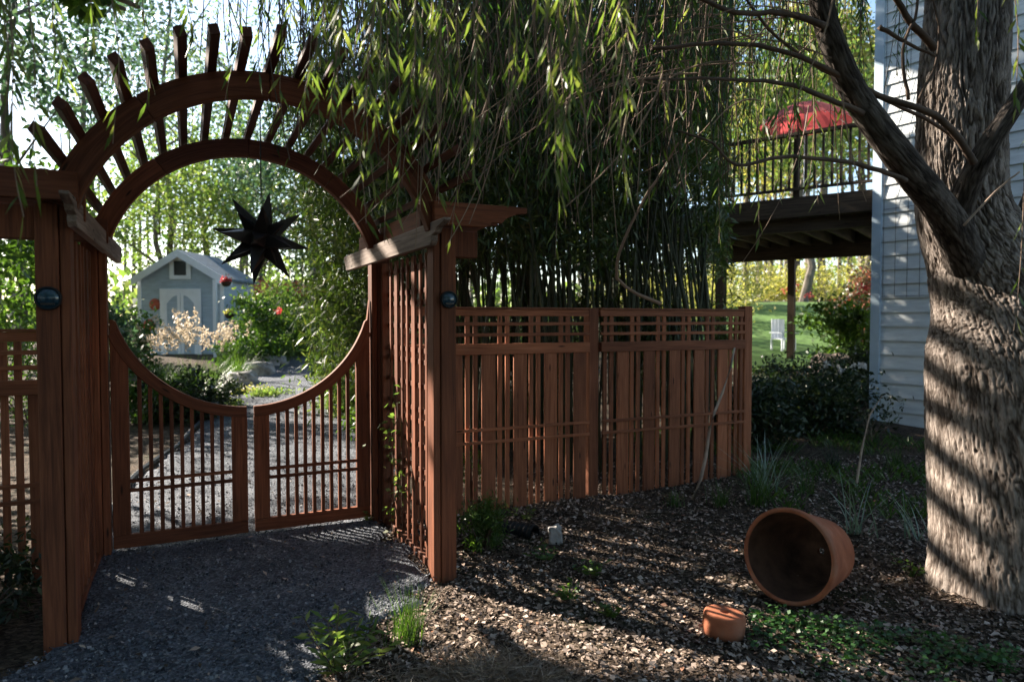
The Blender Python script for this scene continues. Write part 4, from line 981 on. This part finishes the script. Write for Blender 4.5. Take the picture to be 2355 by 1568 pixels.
# ================================================================== HOUSE AND DECK
HC = Vector((5.10, 9.5, 0)); hd = Vector((0.56, -0.83, 0)).normalized(); hb = Vector((hd.y * -1, hd.x, 0))   # wall direction, inward normal
if hb.x < 0: hb = -hb
ha = math.atan2(hd.y, hd.x)
hs = thing('house', 'blue grey clapboard house behind the big willow trunk', 'house', (HC.x, HC.y, 0), ha)     # local x along the wall, local +y into the house
MB().box(0.0, 7.0, 0.0, 6.0, 0.0, 7.2).build('wall', M['siding'], hs)
lap = MB(); z = 0.14; E = 0.195
while z < 7.1:
    for (ax0) in (0,):
        lap.add([(0.09, -0.003, z), (6.98, -0.003, z), (6.98, -0.028, z), (0.09, -0.028, z), (0.09, -0.006, z + E + 0.01), (6.98, -0.006, z + E + 0.01)], [(0, 1, 2, 3), (3, 2, 5, 4), (0, 3, 4), (1, 5, 2)])
    z += E
lap.build('clapboards', M['siding'], hs)
MB().box(-0.03, 0.10, -0.045, -0.0045, 0.05, 7.15).build('corner_board', M['trim'], hs, 0.003)
MB().box(-0.034, -0.002, -0.002, 0.10, 0.05, 7.15).build('corner_board', M['trim'], hs)
MB().box(0.0, 7.0, -0.035, -0.0045, -0.1, 0.13).build('skirt_board', M['grey_wood'], hs)
rfm = MB().prism([(-0.5, 7.1), (3.0, 9.8), (6.5, 7.1), (6.5, 7.2), (3.0, 9.95), (-0.5, 7.2)], -0.3, 7.3, 'x'); rfm.build('roof', M['shingle'], hs)
# window further along the wall
f = MB()
for b in ((2.3, 3.5, 4.1, 4.22), (2.3, 3.5, 2.5, 2.65), (2.3, 2.42, 2.65, 4.1), (3.38, 3.5, 2.65, 4.1)): f.box(b[0], b[1], -0.06, -0.01, b[2], b[3])
wf = f.build('window', M['trim'], hs); MB().box(2.421, 3.379, -0.02, -0.008, 2.651, 4.099).build('pane', M['dark_in'], wf)
# wire trellis standing off the wall
wm = MB()
for i in range(9): wm.tube([(0.13 + i * 0.16, -0.034, 1.9), (0.13 + i * 0.16, -0.034, 6.8)], 0.0028, 4)
for j in range(5): wm.tube([(0.12, -0.036, 1.92 + j * 1.2), (1.42, -0.036, 1.92 + j * 1.2)], 0.003, 4)
o = wm.build('wire_trellis', M['metal']); o.location = hs.location; o.rotation_euler = hs.rotation_euler
tag(o, 'wire grid trellis fixed to the house wall beside the willow', 'trellis')

def deck():
    d0 = Vector((5.02, 9.75, 0)); e = Vector((-0.80, 0.60, 0)); bk = Vector((0.60, 0.80, 0)); ang = math.atan2(e.y, e.x)
    t = thing('raised_deck', 'raised timber deck with railing attached to the house', 'deck', d0, ang)     # local x along the front edge, local -y is outward
    L = 4.2; D = 4.6; zf = 3.45
    # local y: after rotation by ang, +y = (-e.y, e.x) = (-0.6,-0.8) -> toward the viewer; depth runs to -y
    MB().box(-0.5, L, -D, 0.03, zf - 0.04, zf).build('floor', M['deck_wood'], t)
    MB().box(-0.5, L, 0.0, 0.04, zf - 0.30, zf - 0.042).build('rim_board', M['deck_wood'], t)
    MB().box(-0.5, L, -0.25, -0.12, zf - 0.50, zf - 0.302).build('girder', M['deck_wood'], t)
    MB().box(-0.5, L, -D, -D + 0.12, zf - 0.55, zf - 0.042).build('girder', M['deck_wood'], t)
    for i in range(11): MB().box(-0.4 + i * 0.42, -0.36 + i * 0.42, -D + 0.12, 0.0, zf - 0.28, zf - 0.041).build('joist', M['deck_wood'], t)
    for (x, y) in ((2.1, -0.19), (L - 0.1, -0.19), (2.1, -D + 0.06), (-0.3, -D + 0.06)): MB().box(x - 0.07, x + 0.07, y - 0.07, y + 0.07, -0.2 , zf - 0.5).build('post', M['deck_wood'], t)
    MB().box(-0.4, L, -0.03, 0.09, zf + 0.92, zf + 0.96).build('top_rail', M['deck_wood'], t)
    MB().box(-0.4, L, 0.01, 0.05, zf + 0.10, zf + 0.14).build('bottom_rail', M['deck_wood'], t)
    for i in range(38): x = -0.35 + i * 0.12; MB().box(x, x + 0.032, 0.012, 0.046, zf + 0.141, zf + 0.919).build('baluster', M['deck_wood'], t)
    for x in (0.9, 2.1, 3.3): MB().box(x - 0.045, x + 0.045, -0.03 - 0.05, -0.04, zf, zf + 1.0).build('rail_post', M['deck_wood'], t)
deck()

# things on the far lawn
p = at(1800, 770, 15.5); z = H(p.x, p.y)
ch = thing('garden_chair', 'white slatted garden chair on the lawn under the deck', 'chair', (p.x, p.y, z + 0.03), R(20))
for i in range(4): MB().box(-0.24 + i * 0.125, -0.13 + i * 0.125, 0.2, 0.225, 0.38, 1.0 ).build('back_slat', M['white'], ch)
MB().box(-0.26, 0.26, -0.28, 0.2, 0.36, 0.39).build('seat', M['white'], ch)
for a, b in ((-0.24, -0.25), (0.24, -0.25), (-0.24, 0.2), (0.24, 0.2)): MB().box(a - 0.025, a + 0.025, b - 0.025, b + 0.025, 0, 0.36).build('leg', M['white'], ch)
ch.scale = (0.75, 0.75, 0.72)
for a in (-0.29, 0.29): MB().box(a - 0.05, a + 0.05, -0.3, 0.2, 0.56, 0.585).build('armrest', M['white'], ch)
p = at(1912, 800, 12.2); rock('boulder', 'large buff boulder behind the dark shrubs', (p.x, 12.2, H(p.x, 12.2)), 0.42, 0.35, 0.42, M['pinkrock'], 8.3)
p = at(1965, 812, 11.4); rock('boulder', 'smaller buff boulder next to the house corner', (p.x, 11.4, H(p.x, 11.4)), 0.18, 0.15, 0.26, M['pinkrock'], 5.3)
# border rocks beyond the gate
for i, (u, v, sx, sz, lab) in enumerate([(592, 862, 0.42, 0.26, 'largest pale rock at the head of the rock border'), (556, 884, 0.34, 0.22, 'flat pale rock in the middle of the rock border'), (520, 905, 0.32, 0.2, 'pale rock between the middle rock and the nearest rock'), (488, 925, 0.28, 0.16, 'low pale rock nearest the left gate leaf'), (625, 842, 0.4, 0.22, 'grey rock farthest along the rock border')]):
    p = gr(u, v, 0.0); rock('border_rock', lab, (p.x, p.y, H(p.x, p.y)), sx, sx * 0.8, sz, M['rock'], 2.0 + i * 3, group='rocks edging the bed beyond the gate', rz=i)
# landscape edging strip
ed = MB(); pl = [interp(pathL, 3.2 + k * 0.25) for k in range(24)]
ed.tube([(q.x, q.y, H(q.x, q.y) + 0.035) for q in pl], 0.03, 6)
tag(ed.build('path_edging', M['black']), 'black edging strip along the left side of the gravel path', 'edging')

# ================================================================== GRASSES AND SMALL PLANTS
def tuft(name, label, x, y, n, L, mat, wd=0.006, spread=0.5, cat='grass', arch=0.5, group=None, z=None, plume=None):
    V = []; z0 = H(x, y) if z is None else z
    for i in range(n):
        a = rnd.uniform(0, 6.28); l = L * rnd.uniform(0.55, 1.0); tilt = spread * rnd.uniform(0.15, 1.0); bx, by = x + rnd.gauss(0, 0.025) * (1 + spread), y + rnd.gauss(0, 0.025) * (1 + spread)
        dx, dy = math.cos(a), math.sin(a); px, py = -dy * wd / 2, dx * wd / 2; seg = 4; prev = None
        for k in range(seg + 1):
            f = k / seg; h = l * (f * math.cos(tilt) - arch * 0.45 * f * f * math.sin(tilt) ); rr = l * (math.sin(tilt) * f + arch * 0.35 * f * f)
            wv = (1 - f * 0.9); c = (bx + dx * rr, by + dy * rr, z0 + h - 0.01)
            cur = ((c[0] - px * wv, c[1] - py * wv, c[2]), (c[0] + px * wv, c[1] + py * wv, c[2]))
            if prev: V += [prev[0], prev[1], cur[1], cur[0]]
            prev = cur
    o = leafmesh(name, np.array(V), M[mat]); tag(o, label, cat, group)
    if plume:
        Pq = []; 
        for i in range(plume):
            a = rnd.uniform(0, 6.28); l = L * rnd.uniform(0.95, 1.25); s = spread * 0.6 * rnd.random()
            base = np.array((x + math.cos(a) * l * s, y + math.sin(a) * l * s, z0 + l))
            m = 26; f = rng.random(m)[:, None]; Pq.append(base + f * np.array([[math.cos(a) * 0.1, math.sin(a) * 0.1, 0.32]]) + rng.normal(size=(m, 3)) * 0.022)
        Pq = np.concatenate(Pq); leafmesh('plumes', leafarr(Pq, droop(len(Pq), 0.5, 0.5), 0.07, 0.03), M['plume'], o)
    return o
# ornamental grasses in front of the shed
for i, (u, Y, lab) in enumerate([(392, 12.6, 'pale plumed grass clump left of the shed doors'), (435, 12.2, 'tall pale plumed grass clump in front of the shed doors'), (482, 13.2, 'plumed grass clump near the shed corner post'), (545, 15.5, 'plumed grass clump right of the shed post'), (352, 12.5, 'short plumed grass clump at the left shed corner')]):
    tuft('plume_grass', lab, (u - 1177) / F * Y, Y, 260, 0.95 if i != 1 else 1.15, 'green', 0.014, 0.7, 'ornamental grass', 0.7, 'plumed grasses before the shed', plume=15 if i < 3 else 7)
for i, (u, Y, lab, mt) in enumerate([(405, 10.6, 'dark leafy plant mound at the left of the bed beyond the gate', 'darkgreen'), (465, 11.2, 'dark plant mound under the pale plumes', 'darkgreen'), (340, 10.4, 'leafy plant mound by the left gate stile', 'green'), (545, 17.0, 'leafy green plant mound at the middle of the bed', 'green'), (640, 19.5, 'yellow leaved plant by the far rocks', 'yellowgreen'), (690, 21.0, 'bright leaved plant at the turn of the path', 'yellowgreen'), (835, 11.5, 'pale small shrub right of the gravel path', 'yellowgreen'), (890, 8.6, 'leafy shrub behind the right gate stile', 'green')]):
    bushy('border_plant', lab, ((u - 1177) / F * Y, Y, 0.32), (0.6, 0.6, 0.45), 2200, mt, 0.09, 0.035, 30, stems=False)
for i, (u, v, lab) in enumerate([(560, 900, 'yellow green creeper between rocks and path edging'), (620, 905, 'sunny creeper beside the path edging'), (500, 935, 'low creeper in front of the nearest border rock')]):
    p = gr(u, v, 0.05); bushy('creeper', lab, (p.x, p.y, 0.05), (0.45, 0.5, 0.07), 900, 'yellowgreen' if i else 'yellow', 0.06, 0.035, 30, stems=False, cat='ground cover')
# red blooms
for i, (u, v, Y, lab) in enumerate([(642, 714, 17, 'single red bloom on the bush right of the shed'), (1832, 655, 24, 'crimson bloom beyond the lawn, left one'), (1862, 678, 23, 'orange red flower bed beyond the lawn'), (1985, 660, 13.6, 'red bloom on the bush at the house corner'), (1805, 668, 25, 'pink bloom beyond the lawn by the deck post')]):
    p = at(u, v, Y); Pq = rng.normal(size=(26, 3)) * 0.0025 * Y; o = leafmesh('red_flowers', leafarr(Pq, droop(26), 0.08, 0.06), M['red']); o.location = p; tag(o, lab, 'flowers')
for i, (u, v, lab) in enumerate([(1900, 838, 'white bloom at the left of the dark shrubs'), (1932, 850, 'white bloom below the buff boulder'), (1965, 842, 'white bloom near the house corner'), (1985, 838, 'white bloom right beside the house corner board')]):
    Pq = rng.normal(size=(14, 3)) * 0.012; o = leafmesh('white_flower', leafarr(Pq, rng.normal(size=(14, 3)), 0.055, 0.04), M['whitefl']); o.location = at(u, v, 8.4); tag(o, lab, 'flower', 'white flowers on the dark shrubs')

# foreground plants
p = gr(1110, 1262); bushy('feathery_shrub', 'feathery green plant at the foot of the right arbor post', (p.x, p.y, 0.17), (0.17, 0.15, 0.2), 2600, 'green', 0.045, 0.008, 40, cr=0.3, down=0.5)
p = gr(1085, 1150); bushy('vine_sprig', 'thin sprig growing against the fence beside the arbor', (p.x, p.y, 0.33), (0.16, 0.06, 0.3), 260, 'green', 0.05, 0.015, 20)
p = gr(935, 1475); tuft('grass_clump', 'dark green grass clump on the path edge by the right arbor post', p.x, p.y, 110, 0.34, 'green', 0.006, 0.45)
p = gr(865, 1420); tuft('grass_clump', 'small sparse grass tuft on the gravel edge', p.x, p.y, 14, 0.16, 'green', 0.006, 0.9)
def weed(name, label, x, y, n, L, W, h, r, mat='green'):
    t = thing(name, label, 'weed', (x, y, H(x, y)))
    mb = MB(); P = []; D = []
    for i in range(n):
        a = rnd.uniform(0, 6.28); tilt = rnd.uniform(0.1, 1.0); hh = h * rnd.uniform(0.5, 1); e = Vector((math.cos(a) * r * tilt, math.sin(a) * r * tilt, hh))
        mb.tube([(0, 0, -0.02), e * 0.5 + Vector((0, 0, 0.02)), e], 0.0025, 4)
        for k in range(9):
            f = 0.25 + 0.75 * k / 8; q = e * f; b = rnd.uniform(0, 6.28); P.append(tuple(q)); D.append((math.cos(b), math.sin(b), 0.35))
    mb.build('stem', M['twigdark'], t); leafmesh('leaves', leafarr(np.array(P), np.array(D), L, W), M[mat], t)
p = gr(770, 1560); weed('leafy_weed', 'bright leafy weed on the gravel at the bottom of the picture', p.x, p.y, 14, 0.085, 0.02, 0.26, 0.25, 'yellowgreen')
p = gr(800, 1500); weed('leafy_weed', 'long leafed weed leaning right over the gravel edge', p.x + 0.05, p.y, 7, 0.09, 0.018, 0.2, 0.2, 'green')
for i, (u, v, lab) in enumerate([(1300, 1380, 'low green weed left of the three in the mulch middle'), (1360, 1330, 'low green weed farthest from the camera in the mulch middle'), (1400, 1420, 'low green weed right of the three in the mulch middle'), (1255, 1290, 'small green weed in front of the pale stone'), (1215, 1195, 'yellowish weed at the fence foot above the pipe end'), (850, 1200, 'pale green weed at the base of the right lattice'), (2100, 1330, 'dark weed left of the willow trunk base')]):
    p = gr(u, v); weed('small_weed', lab, p.x, p.y, 7 if i < 4 else 5, 0.05, 0.017, 0.11, 0.15, 'green' if i not in (4, 5) else 'yellowgreen')
for i, (u, v, n, L, mt, lab) in enumerate([(1740, 1150, 70, 0.62, 'green', 'long green grass at the fence end post'), (1765, 1120, 40, 0.75, 'blade', 'tall grey green grass beside the fence end post'), (1660, 1150, 60, 0.28, 'green', 'short grass under the leaning stick'), (1555, 1150, 50, 0.2, 'green', 'low grass at the foot of the right fence panel'), (1965, 1215, 20, 0.62, 'blade', 'pale arching grass blades in the mulch left of the trunk'), (2110, 1225, 16, 0.45, 'blade', 'bluish grass tuft touching the willow trunk'), (2000, 1010, 22, 0.7, 'straw', 'dry tall grass under the house corner'), (1850, 1120, 60, 0.3, 'green', 'grassy patch between the pot and the fence'), (1920, 1070, 70, 0.34, 'darkgreen', 'dark grassy patch in front of the house'), (2060, 1060, 60, 0.3, 'green', 'grassy patch at the foot of the house wall')]):
    p = gr(u, v, 0.05); tuft('grass_clump', lab, p.x, p.y, n, L, mt, 0.007 if mt != 'blade' else 0.013, 0.55 if mt != 'blade' else 0.85, arch=0.9)
p0 = gr(1970, 1110, 0.05); MBs = MB().tube([p0, p0 + Vector((0.04, 0.0, 0.3)), p0 + Vector((0.12, 0.02, 0.62)), p0 + Vector((0.25, 0.05, 0.8))], [0.012, 0.01, 0.007, 0.004], 6)
tag(MBs.build('dead_stalk', M['palestick']), 'bare pale stalk standing in the bed before the house corner', 'stalk')
# grass cover on the ground behind the mulch
V = []
for i in range(9000):
    y = rnd.uniform(5.2, 9.2); x = rnd.uniform(1.4, 5.4)
    if x < 0.8 + 0.0 * y or (y < 7 and x < 2.2): continue
    if noise.noise(Vector((x * 1.3, y * 1.3, 2))) < -0.05: continue
    z = H(x, y); a = rnd.uniform(0, 6.28); l = rnd.uniform(0.04, 0.12); dx, dy = math.cos(a), math.sin(a)
    V += [(x - dy * 0.003, y + dx * 0.003, z), (x + dy * 0.003, y - dx * 0.003, z), (x + dx * l * 0.4 + dy * 0.002, y + dy * l * 0.4, z + l * 0.7), (x + dx * l * 0.8, y + dy * l * 0.8, z + l)]
tag(leafmesh('rough_grass', np.array(V), M['green']), 'thin rough grass between fence and house', 'grass', kind='stuff')
# clover ground cover lower right
Pq = []
for i in range(1700):
    u = rnd.uniform(1720, 2340); v = 1408 + (u - 1740) * 0.17 + abs(rnd.gauss(0, 55)); 
    if v > 1640: continue
    p = gr(u, v, 0.0)
    if noise.noise(Vector((p.x * 5, p.y * 5, 1))) < -0.12: continue
    Pq.append((p.x, p.y, H(p.x, p.y) + rnd.uniform(0.015, 0.07)))
Pq = np.array(Pq); D = rng.normal(size=Pq.shape); D[:, 2] *= 0.25
tag(leafmesh('clover', leafarr(Pq, D, 0.028, 0.024, flat=0.35), M['clover']), 'green clover ground cover in front of the terracotta pots', 'ground cover', kind='stuff')
# heap of dead grass in the foreground
Pq = np.stack([rng.normal(-0.08, 0.22, 5200), rng.normal(2.78, 0.17, 5200), np.zeros(5200)], 1)
hgt = 0.10 * np.exp(-((Pq[:, 0] + 0.08) / 0.3) ** 2 - ((Pq[:, 1] - 2.78) / 0.24) ** 2)
Pq[:, 2] = hgt * (0.6 + 0.5 * rng.random(5200)) + 0.01; D = rng.normal(size=Pq.shape); D[:, 2] *= 0.3; D[:, 1] -= 0.2
tag(leafmesh('dead_grass_heap', leafarr(Pq, D, 0.11, 0.0045), M['straw']), 'low heap of brown dead grass at the bottom of the picture', 'dead grass', kind='stuff')
# vine climbing the right lattice
Pv = []; Dv = []; vb = MB(); pts = [G(1.985, 0.95 + 0.12 * math.sin(k * 1.3), 0.02 + k * 0.11) for k in range(10)]; vb.tube([tuple(q) for q in pts], 0.004, 5)
vt = thing('climbing_vine', 'small leafy vine climbing the right lattice', 'vine', (0, 0, 0)); vb.build('stem', M['twigdark'], vt)
for k in range(80):
    q = pts[rnd.randrange(10)]; Pv.append((q.x + rnd.gauss(0, 0.045), q.y + rnd.gauss(0, 0.045), q.z + rnd.gauss(0, 0.06))); Dv.append((rnd.gauss(0, 1), rnd.gauss(0, 1), -0.3))
leafmesh('leaves', leafarr(np.array(Pv), np.array(Dv), 0.05, 0.03), M['yellowgreen'], vt)
# undergrowth at the bottom left, outside the arbor
for i, (x, y, lab) in enumerate([(-2.75, 3.35, 'dark low foliage at the foot of the left arbor post'), (-3.0, 3.8, 'dark undergrowth against the left fence'), (-2.9, 2.9, 'dark undergrowth at the lower left corner')]):
    bushy('undergrowth', lab, (x, y, 0.16), (0.28, 0.4, 0.22), 900, 'darkgreen', 0.06, 0.02, 24, cr=0.3)
